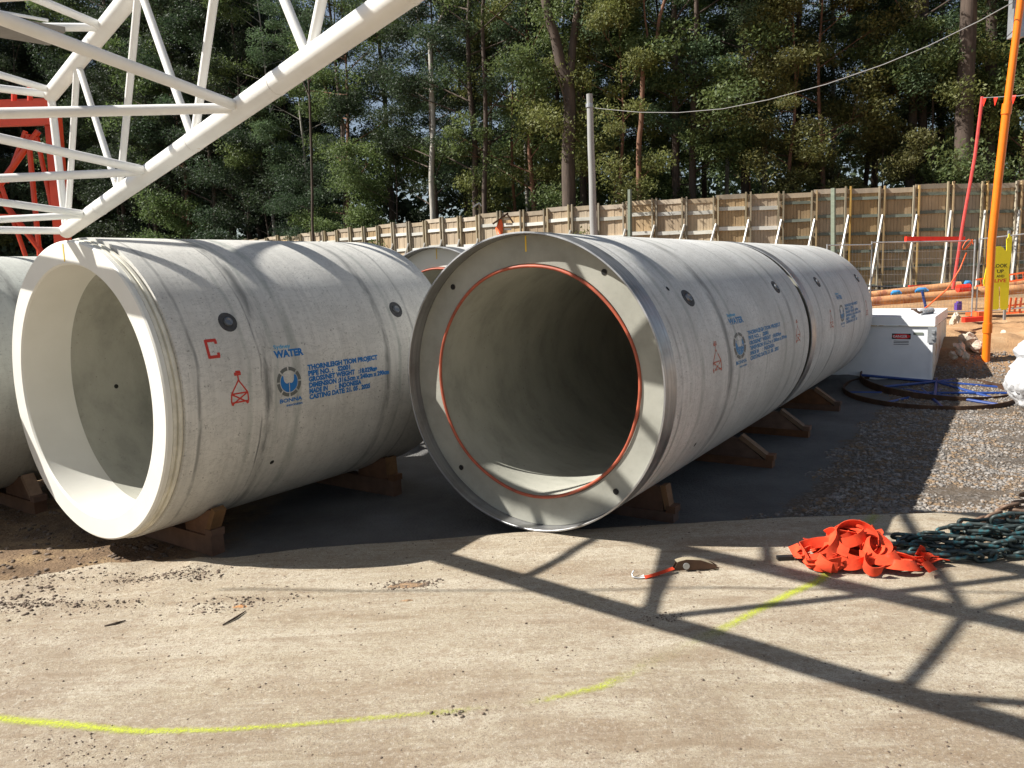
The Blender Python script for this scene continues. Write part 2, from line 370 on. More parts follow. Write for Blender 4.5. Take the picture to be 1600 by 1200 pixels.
def leaf_mat(name, cols):
    t = NT(name, .62); oi = t.n('ShaderNodeObjectInfo')
    n = t.noise(.35, 4, .6); f = t.noise(6, 3)
    c = t.ramp(n, [(.3, cols[0]), (.5, cols[1]), (.7, cols[2])])
    c = t.mix(t.ramp(f, [(.45, 0.), (.7, .7)]), c, cols[3])
    hv = t.n('ShaderNodeHueSaturation'); t.l(c, hv.inputs['Color'])
    t.l(t.math('ADD', .495, t.math('MULTIPLY', oi.outputs['Random'], .035)), hv.inputs['Hue'])
    t.l(t.math('ADD', .85, t.math('MULTIPLY', oi.outputs['Random'], .55)), hv.inputs['Value'])
    hv.inputs['Saturation'].default_value = .95
    t.color(hv.outputs[0])
    tr = t.n('ShaderNodeBsdfTranslucent'); t.l(hv.outputs[0], tr.inputs[0]); mx = t.n('ShaderNodeMixShader'); mx.inputs[0].default_value = .42
    t.l(t.b.outputs[0], mx.inputs[1]); t.l(tr.outputs[0], mx.inputs[2]); t.l(mx.outputs[0], t.out.inputs[0]); return t.m
M['leaf_a'] = leaf_mat('olive_green_leaves', [(.05, .08, .024), (.10, .14, .038), (.15, .19, .05), (.20, .22, .07)])
M['leaf_b'] = leaf_mat('blue_green_leaves', [(.032, .055, .028), (.07, .105, .045), (.105, .145, .06), (.15, .18, .08)])
M['leaf_c'] = leaf_mat('yellow_brown_green_leaves', [(.08, .08, .022), (.14, .14, .035), (.17, .18, .04), (.20, .17, .06)])
def spray():
    t = NT('fluoro_yellow_spray_paint', .7); t.color((.50, .56, .03))
    tr = t.n('ShaderNodeBsdfTransparent'); mx = t.n('ShaderNodeMixShader')
    at = t.n('ShaderNodeAttribute'); at.attribute_name = 'dens'
    g = t.math('ADD', at.outputs['Fac'], t.math('MULTIPLY', t.math('SUBTRACT', t.noise(60, 7, .85), .5), 2.2))
    t.l(t.ramp(g, [(.36, 0.), (1.05, .85)]), mx.inputs[0])
    t.l(tr.outputs[0], mx.inputs[1]); t.l(t.b.outputs[0], mx.inputs[2]); t.l(mx.outputs[0], t.out.inputs[0]); return t.m
M['spray'] = spray()

# ------------------------------------------------------------------ ground
LOW = -.12
def terr(x, y):
    r = smst(13.5, 21, y)*smst(3, 9, x)*.85 + smst(21, 32, y)*.45 + smst(8, 30, -x)*.3*smst(6, 20, y)
    m = .35*math.exp(-((x-10.2)/1.6)**2-((y-17.2)/1.3)**2)+.3*math.exp(-((x-12.)/1.2)**2-((y-17.)/1.1)**2)
    gr = smst(2.2, 4.5, (x-.1)*EA[0]+(y-7.3)*EA[1])
    n = nz(x*.5, y*.5)*.05*gr + nz(x*1.7, y*1.7, 3)*.035*gr
    if x < -3: n += (nz(x*1.3, y*1.3, 6)*.05+nz(x*4, y*4, 6)*.02)*smst(-3, -4.5, x)
    if y > 15 and x > 7: n += nz(x*1.5, y*1.5, 9)*.14*smst(15, 17, y)*(1-smst(22, 25, y))
    if y < 7.9 and x > 2.2: n += .06*smst(7.9, 7.45, y)*smst(2.2, 4., x)
    return LOW + r + m + n
def edge_y(x):
    k = [(-12, 6.2), (-6, 6.45), (-4.6, 6.55), (-3.5, 6.95), (-2.86, 6.90), (-2.03, 7.13), (-1.05, 7.2), (0, 7.33), (1.2, 7.4), (2.7, 7.48), (5, 7.46), (12, 7.3)]
    for (a, b), (c, d) in zip(k, k[1:]):
        if a <= x <= c: return b+(d-b)*(x-a)/(c-a)
    return k[0][1] if x < k[0][0] else k[-1][1]
def slabz(x, y):
    z = nz(x*.35, y*.35)*.035 + nz(x*.9, y*1.6, 2)*.012 + nz(x*3, y*6, 4)*.004
    yy = 5.85 + .08*nz(x*.6, 0, 3) - .02*x
    if x < .6: z += .016*math.exp(-((y-yy)/.06)**2)*smst(.6, -1.5, x) - .012*smst(yy+.3, yy-.1, y)*smst(.6, -1.5, x)
    d = edge_y(x)-y
    if x < -1.8: z += (nz(x*2.2, y*2.2, 8)*.035+nz(x*7, y*7, 8)*.014)*smst(-1.8, -3, x)*smst(1.6, .3, d)
    if d < .15: z -= .03*(1-d/.15)**2
    return z
def grid(name, xs, ys, fz, mat, kind='structure'):
    nx, ny = len(xs), len(ys)
    v = [(x, y, fz(x, y)) for y in ys for x in xs]
    f = [(j*nx+i, j*nx+i+1, (j+1)*nx+i+1, (j+1)*nx+i) for j in range(ny-1) for i in range(nx-1)]
    me = bpy.data.meshes.new(name); me.from_pydata(v, [], f); me.materials.append(mat); smooth_(me, True)
    o = bpy.data.objects.new(name, me); col.objects.link(o); o['kind'] = kind; return o
def steps(segs):
    out = []
    for a, b, s in segs: out += list(np.arange(a, b-1e-6, s))
    return [float(q) for q in out]+[segs[-1][1]]
grid('ground', steps([(-400, -60, 20), (-60, -12, 3), (-12, 14, .16), (14, 60, 3), (60, 400, 20)]),
     steps([(-200, -20, 20), (-20, 5.9, 1.9), (5.9, 26, .16), (26, 80, 3), (80, 600, 20)]), terr, M['terrain'])
# slab: rows follow the ragged far edge, with a real thickness
xs = steps([(-12, -5.5, .12), (-5.5, 5.5, .035), (5.5, 12, .12)])
def slab_build():
    rows = steps([(0, .6, .1), (.6, .9, .012), (.9, 1., .008)]); v = []; nx = len(xs)
    for t in rows:
        for x in xs:
            e = edge_y(x)+.03*nz(x*3, 0, 1)+.012*nz(x*11, 0, 1); y = -6+(e+6)*t; v.append((x, y, slabz(x, y)))
    for x in xs: v.append((x, edge_y(x)+.03*nz(x*3, 0, 1)+.012*nz(x*11, 0, 1)+.02, LOW-.15))
    ny = len(rows)+1
    f = [(j*nx+i, j*nx+i+1, (j+1)*nx+i+1, (j+1)*nx+i) for j in range(ny-1) for i in range(nx-1)]
    me = bpy.data.meshes.new('concrete_slab'); me.from_pydata(v, [], f); me.materials.append(M['slab']); smooth_(me, 50)
    o = bpy.data.objects.new('concrete_slab', me); col.objects.link(o); o['kind'] = 'structure'
slab_build()
# stones
ICO = None
def ico():
    import bmesh
    bm = bmesh.new(); bmesh.ops.create_icosphere(bm, subdivisions=1, radius=1)
    v = np.array([q.co[:] for q in bm.verts]); f = np.array([[w.index for w in q.verts] for q in bm.faces]); bm.free(); return v, f
IV, IF = ico()
def scatter(name, pts, sizes, mat, kind='stuff', flat=.6):
    n = len(pts); V = np.repeat(IV[None], n, 0)*(.75+.5*rng.random((n, len(IV), 1)))
    sc = np.array(sizes)[:, None]*np.stack([.7+.6*rng.random(n), .7+.6*rng.random(n), flat*(.6+.6*rng.random(n))], 1)
    V *= sc[:, None, :]; a = rng.random(n)*6.28; c, s = np.cos(a)[:, None], np.sin(a)[:, None]
    x = V[..., 0]*c-V[..., 1]*s; y = V[..., 0]*s+V[..., 1]*c; V = np.stack([x, y, V[..., 2]], 2)+np.array(pts)[:, None, :]
    F = (IF[None]+(np.arange(n)*len(IV))[:, None, None]).reshape(-1, 3)
    me = bpy.data.meshes.new(name); me.vertices.add(n*len(IV)); me.vertices.foreach_set('co', V.reshape(-1).astype(np.float32))
    me.loops.add(F.size); me.loops.foreach_set('vertex_index', F.reshape(-1).astype(np.int32)); me.polygons.add(len(F))
    me.polygons.foreach_set('loop_start', np.arange(0, F.size, 3, dtype=np.int32)); me.update(calc_edges=True); me.validate()
    me.materials.append(mat); o = bpy.data.objects.new(name, me); col.objects.link(o)
    if kind: o['kind'] = kind
    return o
def sizes_(n, lo, hi, p=3): return lo+(hi-lo)*rng.random(n)**p
pts = []; sz = []
while len(pts) < 6500:                                                 # crumbs over the slab
    x = random.uniform(-5.5, 5.5); y = 3.2+4.2*random.random()**.9
    if y > edge_y(x)-.02: continue
    w = .22+.9*max(0, nz(x*1.1, y*1.6, 5)+.15)+.5*smst(-1.5, -4, x)
    if random.random() > w: continue
    pts.append((x, y, slabz(x, y)+.001)); sz.append(.0018+.0085*random.random()**6)
tag(scatter('loose_grit', pts, sz, M['stone_dark']), 'small dark grit and stone crumbs strewn over the dusty concrete slab')
pts = []; sz = []
def clump(px, py, rx, ry, n, lo=.003, hi=.014):
    n = int(n*1.8)
    c = atz(px, py)
    for _ in range(n):
        x = c.x+random.gauss(0, rx); y = c.y+random.gauss(0, ry)
        if y > edge_y(x)-.03: continue
        pts.append((x, y, slabz(x, y)+.003)); sz.append(lo+(hi-lo)*random.random()**3)
for a in [(215, 905, .18, .08, 160), (300, 900, .16, .07, 150), (60, 905, .35, .12, 160), (20, 945, .3, .12, 180, .004, .02), (140, 945, .3, .08, 90), (350, 945, .22, .06, 90), (640, 915, .12, .05, 170, .004, .014),
          (180, 1175, .25, .1, 60, .002, .007), (80, 1160, .2, .1, 50, .002, .007), (430, 940, .2, .06, 60), (75, 918, .05, .03, 10, .010, .022), (1040, 965, .08, .04, 30, .003, .01), (720, 1120, .1, .03, 22), (1250, 875, .08, .05, 16, .006, .018)]: clump(*a)
tag(scatter('broken_stone_crumbs', pts, sz, M['stone_dark']), 'heaps of broken stone crumbs and mud clods on the slab, thickest at left')
pts = []; sz = []
while len(pts) < 26000:                                                 # gravel at right
    y = 7.45+9*random.random()**1.3; x = random.uniform(2., 13.5)
    pp = (x-.106)*EA[0]+(y-7.317)*EA[1]+ (nz(x*1.1, y*1.1)*.5)
    if pp < 1.95 or x/y > .72: continue
    if random.random() > .25+1.3*(nz(x*.9, y*2.2, 3)+.35): continue
    pts.append((x, y, terr(x, y)+.002)); sz.append(.007+.024*random.random()**4)
tag(scatter('gravel', pts, sz, M['stone'], flat=.7), 'loose grey and brown gravel beside the long pipe')
pts = []; sz = []
for _ in range(1500):
    x = random.uniform(-7.5, -3.2); y = random.uniform(6.6, 9.2)
    if y < edge_y(x)+.02: continue
    pts.append((x, y, terr(x, y)+.003)); sz.append(.006+.03*random.random()**4)
tag(scatter('muddy_rubble', pts, sz, M['stone_dark']), 'muddy rubble on the low ground in front of the left pipes')
# spray paint line
def spray_line():
    P = [(-3.9, 4.55, .5, .03), (-3.14, 4.3, 1, .035), (-2.7, 4.2, 1, .035), (-2.2, 4.09, 1, .03), (-1.71, 4.06, .9, .026), (-1.17, 4.09, .8, .024), (-.73, 4.11, .75, .028), (-.36, 4.14, .6, .03), (-.1, 4.17, .22, .03), (.12, 4.21, .6, .035),
         (.47, 4.33, .85, .035), (.65, 4.45, .5, .06), (.79, 4.57, .42, .07), (1.0, 4.74, .33, .10), (1.24, 4.93, .5, .07), (1.5, 5.14, .85, .04), (1.79, 5.39, .95, .04), (2.1, 5.64, 1, .04), (2.4, 5.84, 1, .04), (2.9, 6.4, .8, .045), (3.26, 6.95, .75, .05), (3.61, 7.42, .7, .06)]
    Q = []
    for a, b in zip(P, P[1:]):
        L = math.hypot(b[0]-a[0], b[1]-a[1]); n = max(2, int(L/.04))
        for i in range(n): Q.append([a[j]+(b[j]-a[j])*i/n for j in range(4)])
    v = []; d = []; f = []; W = 9
    for i, q in enumerate(Q):
        a = Q[max(i-2, 0)]; b = Q[min(i+2, len(Q)-1)]; tx, ty = b[0]-a[0], b[1]-a[1]; L = math.hypot(tx, ty); nx, ny = -ty/L, tx/L
        off = nz(i*.07, 0)*.012
        for k in range(W):
            u = (k/(W-1)*2-1); x = q[0]+nx*(u*q[3]*2.6+off); y = q[1]+ny*(u*q[3]*2.6+off)
            v.append((x, y, slabz(x, y)+.004)); d.append(q[2]*math.exp(-(u*1.9)**2)*.82)
        if i:
            for k in range(W-1): f.append(((i-1)*W+k, (i-1)*W+k+1, i*W+k+1, i*W+k))
    me = bpy.data.meshes.new('spray_paint_line'); me.from_pydata(v, [], f); me.materials.append(M['spray'])
    at = me.attributes.new('dens', 'FLOAT', 'POINT'); at.data.foreach_set('value', d)
    o = bpy.data.objects.new('spray_paint_line', me); col.objects.link(o)
    tag(o, 'fluorescent yellow spray painted line curving over the concrete slab', 'paint line')
spray_line()

# ------------------------------------------------------------------ timber hoarding behind the yard
ZT = 5.6
wk = [(1760, 275), (1600, 283), (1440, 290), (1300, 297), (1100, 308), (920, 321), (760, 335), (620, 350), (450, 368.5), (380, 376)]
wp = [atz(a, b, ZT) for a, b in wk]; wp.append(wp[-1]+(wp[-1]-wp[-2]).normalized()*30)
def path_pt(s):
    for a, b in zip(wp, wp[1:]):
        L = (b-a).length
        if s <= L: return a+(b-a)*(s/L)
        s -= L
    return wp[-1]
hoard = empty('timber_hoarding', (wp[3].x, wp[3].y, 1.), 0, 'long weathered timber hoarding with rails and props along the foot of the forest', 'fence')
HL = Vector(hoard.location)
tot = sum((b-a).length for a, b in zip(wp, wp[1:])); bay = 1.36; nb = int(tot/bay)
post_m = {}
for i in range(nb):
    a = path_pt(i*bay); b = path_pt((i+1)*bay); d = (b-a); L = d.length; d.normalize(); nrm = Vector((d.y, -d.x, 0))
    if nrm.y > 0: nrm = -nrm
    base = terr(a.x, a.y)-.1; right = a.x > 12.9
    top = ZT-.0 + (.05*((i*7) % 3-1)); a0 = Vector((a.x, a.y, 0)); b0 = Vector((b.x, b.y, 0))
    m = MB(); npal = 10
    for k in range(npal):
        c0 = a0+d*(L*(k+.5)/npal)+nrm*(.006*((k*5) % 3)); h = top+random.uniform(-.012, .012)
        m.box((c0.x, c0.y, (base+h)/2), (L/npal-.008, .022, h-base), Matrix((d, nrm, Vector((0, 0, 1)))).transposed())
    m.v = [tuple(Vector(v)-HL) for v in m.v]
    tag(m.build('paling_panel', M['board'] if (i % 4) else M['board2'], hoard), kind='stuff')
    nr = 6 if right else 5
    for k in range(nr):
        z = top-.42-k*.74 if right else top-.62-k*.86
        if not right and i > 2 and z < 3.0: continue
        m = MB(); off = .06; rr = M['rail_g'] if right else M['rail_w']
        m.beam(a0+d*.04+nrm*off+Vector((0, 0, z))-HL, b0-d*.04+nrm*off+Vector((0, 0, z+random.uniform(-.02, .02)))-HL, .07, .12 if right else .16)
        m.build('rail', rr, hoard)
    m = MB(); m.beam(a0+nrm*.04+Vector((0, 0, top-.1))-HL, b0+nrm*.04+Vector((0, 0, top-.1))-HL, .03, .2)
    m.build('capping_board', M['board2'], hoard)
    for s in (-.11, .09):
        m = MB(); p0 = a0+d*s+nrm*.13; m.box((p0.x-HL.x, p0.y-HL.y, (base+top+.06)/2-HL.z), (.06, .12, top+.06-base), Matrix((d, nrm, Vector((0, 0, 1)))).transposed())
        m.build('post', M['post_y'] if (s < 0 and right) else M['post'], hoard)
    m = MB(); m.tube([a0+nrm*.2-d*.03+Vector((0, 0, top-1.15))-HL, a0+nrm*1.35+d*.75+Vector((0, 0, base+.15))-HL], .05, 6)
    m.build('prop', M['brace'], hoard)
# odd posts
def vpost(name, px, py0, py1, y, r, mat, label, cat, n=8, group=None, lean=None):
    a = aty(px, py0, y); b = aty(lean or px, py1, y)
    o = empty(name, b, 0, label, cat, group); m = MB(); m.tube([(0, 0, 0), a-b], r, n); m.build('shaft', mat, o, smooth=40); return o
vpost('fence_post', 1302, 294, 395, 30.5, .10, M['rail_g'], 'tall green square post standing where the hoarding rails change colour', 'post', 4)
vpost('fence_post', 984, 296, 375, 33.5, .09, M['rail_g'], 'green post poking above the hoarding right of the grey pole', 'post', 4)

# ------------------------------------------------------------------ forest
def tree_mesh(seed, h, leafmat, barkmat, crown0=.3, spread=3.2, nclump=95, leaves=110, r0=.2, cl=1.0, lsz=.056):
    rs = random.Random(seed); g = np.random.default_rng(seed)
    m = MB(); tr = [Vector((0, 0, -.5))]; N = 9; dx = dy = 0
    for i in range(1, N+1):
        dx += rs.uniform(-.22, .22)*h/20; dy += rs.uniform(-.22, .22)*h/20; tr.append(Vector((dx, dy, h*i/N)))
    m.tube(tr, [r0*(1-.88*i/N) for i in range(N+1)], 7)
    ctr = []
    def tp(t):
        k = min(N-1, int(t*N)); return tr[k].lerp(tr[k+1], t*N-k)
    nl = max(8, nclump//5)
    for i in range(nl):
        t = crown0+(1-crown0)*(i+.5*rs.random())/nl*.97; a = rs.random()*6.283
        prof = .45+.75*math.sin(min(1, (t-crown0)/(1-crown0)*1.05)*math.pi*.85+.35)
        L = spread*prof*rs.uniform(.6, 1.15); s = tp(t); dirn = Vector((math.cos(a), math.sin(a), rs.uniform(.15, .7)))
        mid = s+dirn*L*.5+Vector((rs.uniform(-.2, .2), rs.uniform(-.2, .2), 0)); end = s+dirn*L+Vector((0, 0, rs.uniform(-.3, .3)*L*.4))
        rr = r0*.32*(1-t*.55); m.tube([s, mid, end], [rr, rr*.6, rr*.2], 5)
        ctr.append(end)
        for q in range(max(3, nclump//nl-1)):
            u = rs.uniform(.45, 1.1); c = s.lerp(end, u)+Vector((rs.gauss(0, .55), rs.gauss(0, .55), rs.gauss(0, .4)))*cl
            if q % 2 == 0: m.tube([s.lerp(end, u*.8), c], [rr*.35, rr*.12], 4, caps=False)
            ctr.append(c)
    tm = bpy.data.meshes.new('trunk'); tm.from_pydata(m.v, [], m.f); tm.materials.append(barkmat); smooth_(tm, True)
    C = np.array([c[:] for c in ctr]); n = len(C)*leaves; idx = np.repeat(np.arange(len(C)), leaves)
    rad = cl*(.55+.55*g.random(len(C)))[idx]
    dv = g.normal(size=(n, 3)); dv /= np.linalg.norm(dv, axis=1)[:, None]; rr = g.random(n)**.45
    P = C[idx]+dv*(rad*rr)[:, None]*np.array([1.1, 1.1, .62])
    nn = g.normal(size=(n, 3))+np.array([0, 0, .9]); nn /= np.linalg.norm(nn, axis=1)[:, None]
    u = np.cross(nn, g.normal(size=(n, 3))); u /= np.linalg.norm(u, axis=1)[:, None]; w = np.cross(nn, u)
    s = lsz*(.6+.9*g.random(n))[:, None]
    V = np.stack([P-u*s*1.3, P-w*s*.55, P+u*s*1.3, P+w*s*.55], 1).reshape(-1, 3)
    F = np.arange(n*4, dtype=np.int32)
    cm = bpy.data.meshes.new('crown'); cm.vertices.add(n*4); cm.vertices.foreach_set('co', V.reshape(-1).astype(np.float32))
    cm.loops.add(n*4); cm.loops.foreach_set('vertex_index', F); cm.polygons.add(n); cm.polygons.foreach_set('loop_start', np.arange(0, n*4, 4, dtype=np.int32))
    cm.update(calc_edges=True); cm.materials.append(leafmat)
    return tm, cm
M['leaf_shade'] = leaf_mat('shade_toned_leaves', [(.014, .026, .013), (.03, .048, .02), (.05, .075, .03), (.085, .105, .05)])  # leaf colour toned down: the shade of the left wood is painted in
LA, LB_, LC = M['leaf_a'], M['leaf_b'], M['leaf_c']
variants = [tree_mesh(11, 21, LA, M['bark_d'], .22, 3.6, 120, 367), tree_mesh(12, 24, LB_, M['bark_d'], .35, 3.3, 110, 367), tree_mesh(13, 19, LA, M['bark_r'], .12, 3.4, 120, 367),
            tree_mesh(14, 25, LB_, M['bark_p'], .42, 3.2, 100, 335, .17), tree_mesh(15, 22, LA, M['bark_p'], .3, 3.0, 110, 335, .15), tree_mesh(16, 15, LC, M['bark_r'], .1, 2.8, 100, 367, .14),
            tree_mesh(17, 10, LA, M['bark_d'], .05, 2.6, 80, 367, .1), tree_mesh(18, 27, LB_, M['bark_d'], .3, 3.8, 120, 367, .28), tree_mesh(19, 8, LC, M['bark_d'], .05, 2.3, 70, 335, .09)]
kinds = ['tall olive green gum tree', 'tall blue green tree with an open crown', 'bushy olive tree with red brown bark', 'pale barked gum tree', 'slender pale barked tree with olive leaves',
         'yellow brown wattle tree', 'low olive green shrubby tree', 'very tall dark barked forest tree', 'low yellowish shrub']
kinds += ['tall tree with leaves darkened as shade', 'shrubby tree with leaves darkened as shade']
variants += [tree_mesh(21, 24, M['leaf_shade'], M['bark_d'], .25, 3.6, 120, 330), tree_mesh(22, 12, M['leaf_shade'], M['bark_d'], .08, 2.8, 90, 300, .1)]
KC = ['tree', 'tree', 'tree', 'tree', 'tree', 'tree', 'tree', 'tree', 'shrub', 'tree', 'tree']
def wall_y(x):
    q = [(p.x, p.y) for p in wp][::-1]
    for (a, b), (c, d) in zip(q, q[1:]):
        if a <= x <= c: return b+(d-b)*(x-a)/(c-a)
    return q[0][1] if x < q[0][0] else q[-1][1]
rows = [(3.6, [6, 8, 2, 5, 0, 2], 3.3, 'front'), (5.0, [0, 2, 4, 0, 5, 7, 3], 3.6, 'second'), (9.0, [1, 7, 0, 3, 2, 1], 3.8, 'third'), (14., [7, 1, 0, 2, 3], 4.2, 'fourth'), (21., [7, 1, 2, 7, 0], 4.6, 'far')]
tr_n = 0
for (off, kk, dx, nm) in rows:
    x = -62-random.random()*2
    while x < 38:
        xx = x+random.uniform(-.9, .9); y = wall_y(xx)+off+random.uniform(-1.2, 1.2)
        if xx/y < -.95 or xx/y > .78: x += dx; continue  # wood carried on past the left of view, unseen rows added to cast shade
        k = random.choice(kk); pxx = 800+1200*xx/y
        if pxx < 500 and random.random() < .72: k = 10 if k in (5, 6, 8) else 9  # left trees mostly take the leaves with shade in their colour
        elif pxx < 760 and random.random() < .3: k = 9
        tm, cm = variants[k]
        if 500 < pxx < 740 and off > 4 and random.random() < .62: x += dx; continue      # thinner wood where sky shows
        sc = random.uniform(.85, 1.15)*(1.3 if pxx < 420 else 1.)
        gz = terr(xx, y)
        t = empty('forest_tree', (xx, y, gz), random.random()*6.28)
        t.scale = (sc, sc, sc*random.uniform(.9, 1.12))
        side = next(w for lim, w in [(60, 'beyond the left edge'), (220, 'behind the red crane section'), (380, 'behind the lower boom'), (520, 'above the left pipe'), (660, 'left of the crooked pale trunk'), (800, 'between crooked trunk and split tree'), (920, 'beside the split dark tree'), (1060, 'right of the grey pole'), (1200, 'above the right pipe'), (1320, 'left of the green post'), (1440, 'left of the massive trunk'), (1560, 'behind the red pole'), (9999, 'beyond the orange pole')] if pxx < lim)
        tag(t, '%s, %s row, %s' % (kinds[k], nm, side), KC[k], 'trees of the wood behind the hoarding')
        for nme, me in (('trunk', tm), ('crown', cm)):
            o = bpy.data.objects.new(nme, me); col.objects.link(o); o.parent = t
        tr_n += 1; x += dx*random.uniform(.8, 1.2)
# individual trunks that stand out
def hero(label, pts, y, r0, r1, mat, branches=()):
    P = [aty(a, b, y) for a, b in pts]; z0 = terr(P[0].x, P[0].y); P = [Vector((P[0].x, P[0].y, z0-.3))]+P
    t = empty('forest_tree', (P[0].x, P[0].y, z0), 0, label, 'tree'); L = Vector(t.location)
    def sm(Q):
        out = []
        for i in range(len(Q)-1):
            p0, p1, p2, p3 = Q[max(i-1, 0)], Q[i], Q[i+1], Q[min(i+2, len(Q)-1)]
            for k in range(4):
                u = k/4; out.append(.5*((2*p1)+(-p0+p2)*u+(2*p0-5*p1+4*p2-p3)*u*u+(-p0+3*p1-3*p2+p3)*u**3))
        return out+[Q[-1]]
    S = sm(P); m = MB(); m.tube([q-L for q in S], [r0+(r1-r0)*i/(len(S)-1) for i in range(len(S))], 8); m.build('trunk', mat, t, smooth=True)
    for (bp, a, b) in branches:
        Q = sm([aty(u, v, y+dy) for (u, v, dy) in bp]); m = MB(); m.tube([q-L for q in Q], [a+(b-a)*i/(len(Q)-1) for i in range(len(Q))], 6); m.build('branch', mat, t, smooth=True)
    return t
hero('crooked pale trunk forking near the top, left of the middle of the wood', [(676, 330), (674, 270), (677, 200), (674, 130), (672, 80), (668, 55), (655, 40), (652, 8), (640, -10)], 44.5, .17, .07, M['bark_p'], [([(671, 65, 0), (683, 40, -.3), (692, 20, 0), (700, 8, .4)], .08, .03), ([(652, 20, 0), (640, 8, 0), (628, 5, -.4)], .06, .03)])
hero('thick dark trunk that splits into two great limbs behind the grey pole', [(889, 310), (888, 240), (890, 180), (888, 130), (876, 100), (868, 60), (858, 30), (850, -10)], 38.5, .36, .20, M['bark_d'], [([(888, 150, 0), (893, 95, 0), (896, 60, .3), (902, 20, .3), (908, -20, .3)], .22, .16), ([(900, 45, .3), (930, 25, .6), (960, 12, .6), (1010, 0, .8)], .14, .06), ([(888, 180, 0), (878, 140, -.5), (864, 100, -.8)], .06, .03)])
hero('slim red barked tree with curving pale limbs right of the grey pole', [(998, 250), (1002, 190), (1004, 130), (1005, 85), (1012, 72), (1026, 60), (1030, 30), (1042, -10)], 37.5, .13, .07, M['bark_r'], [([(1008, 78, 0), (1012, 60, 0), (1008, 30, .2), (1005, -10, .4)], .06, .04)])
hero('straight thin stem among the dark trees left of centre', [(489, 370), (488, 300), (486, 220), (484, 160), (481, 110), (478, 60)], 50, .10, .05, M['bark_d'], [([(483, 150, 0), (470, 120, 0), (455, 105, 0)], .06, .03), ([(482, 130, 0), (500, 105, 0), (520, 70, .5)], .06, .03)])
hero('slender dark stem between the crooked trunk and the split tree', [(757, 330), (758, 260), (759, 190), (757, 120), (754, 40), (756, -10)], 42, .14, .09, M['bark_d'])
hero('pale thin stem rising behind the second gap of sky', [(820, 180), (821, 120), (819, 60), (816, 0)], 47, .13, .07, M['bark_p'], [([(819, 70, 0), (826, 40, 0), (836, 20, 0)], .05, .03)])
hero('massive brown trunk in the shade at the right of the wood', [(1505, 300), (1506, 220), (1508, 140), (1512, 60), (1514, -10)], 35, .42, .32, M['bark_d'])
hero('dark trunk just left of the massive trunk at right', [(1440, 300), (1442, 220), (1440, 120), (1444, 20), (1446, -20)], 38, .24, .18, M['bark_d'])
hero('dark trunk behind the orange pole at right', [(1545, 290), (1544, 200), (1548, 100), (1550, -10)], 36, .28, .22, M['bark_d'])
# thick far mass that closes the view low down
def far_mass():
    g = np.random.default_rng(5); n = 95000
    x = g.uniform(-80, 75, n); y = 74+g.uniform(0, 9, n)+.1*np.abs(x); zz = 1+15*g.random(n)**1.1
    P = np.stack([x, y, zz], 1); P += .9*np.sin(np.stack([x*.7+zz, y, zz*.8+x*.4], 1))
    nn = g.normal(size=(n, 3)); nn /= np.linalg.norm(nn, axis=1)[:, None]; u = np.cross(nn, g.normal(size=(n, 3))); u /= np.linalg.norm(u, axis=1)[:, None]; w = np.cross(nn, u)
    s = (.25+.25*g.random(n))[:, None]; V = np.stack([P-u*s, P-w*s*.6, P+u*s, P+w*s*.6], 1).reshape(-1, 3)
    cm = bpy.data.meshes.new('far_wood'); cm.vertices.add(n*4); cm.vertices.foreach_set('co', V.reshape(-1).astype(np.float32))
    cm.loops.add(n*4); cm.loops.foreach_set('vertex_index', np.arange(n*4, dtype=np.int32)); cm.polygons.add(n); cm.polygons.foreach_set('loop_start', np.arange(0, n*4, 4, dtype=np.int32))
    cm.update(calc_edges=True); cm.materials.append(M['leaf_b']); o = bpy.data.objects.new('far_wood', cm); col.objects.link(o)
    tag(o, 'dark undergrowth of the far wood seen between the trunks', kind='stuff')
far_mass()

# ------------------------------------------------------------------ pipes
def sub_label(o, l): o['label'] = l; return o
CF = bpy.data.curves
def text_mesh(s, bold=0.0):
    c = CF.new('txt', 'FONT'); c.body = s; c.size = 1; c.resolution_u = 2; c.offset = bold; c.fill_mode = 'FRONT'
    o = bpy.data.objects.new('txt', c); col.objects.link(o); dg = bpy.context.evaluated_depsgraph_get(); dg.update()
    me = bpy.data.meshes.new_from_object(o.evaluated_get(dg)); bpy.data.objects.remove(o); CF.remove(c)
    v = np.array([q.co[:] for q in me.vertices]); f = [tuple(p.vertices) for p in me.polygons]; bpy.data.meshes.remove(me); return v, f
def on_barrel(par, v, f, y0, a0, sy, sa, mat, name, r=1.4525, zc=1.45):
    """(u, v) -> axial distance and arc angle on the right flank of the barrel"""
    vs = []
    for p in v:
        a = a0+p[1]*sa/r; vs.append((r*math.cos(a), y0+p[0]*sy, r*math.sin(a)+zc))
    m = MB(); m.add(vs, f); return m.build(name, mat, par)
def text_on(par, s, y0, deg, width, hgt, mat, name='stencilled_text', r=1.4525, zc=1.45, bold=.018):
    v, f = text_mesh(s, bold); w = v[:, 0].max()-v[:, 0].min(); v[:, 0] -= v[:, 0].min()
    # split large faces is unnecessary: letters are small against the barrel radius
    return on_barrel(par, v, f, y0, R_(deg), width/w, hgt/.7, mat, name, r, zc)
def arcs(cx, cy, r0, r1, a0, a1, n=8):
    v = []; f = []
    for i in range(n+1):
        a = a0+(a1-a0)*i/n
        for r in (r0, r1): v.append((cx+r*math.cos(a), cy+r*math.sin(a), 0))
    for i in range(n): f.append((2*i, 2*i+1, 2*i+3, 2*i+2))
    return v, f
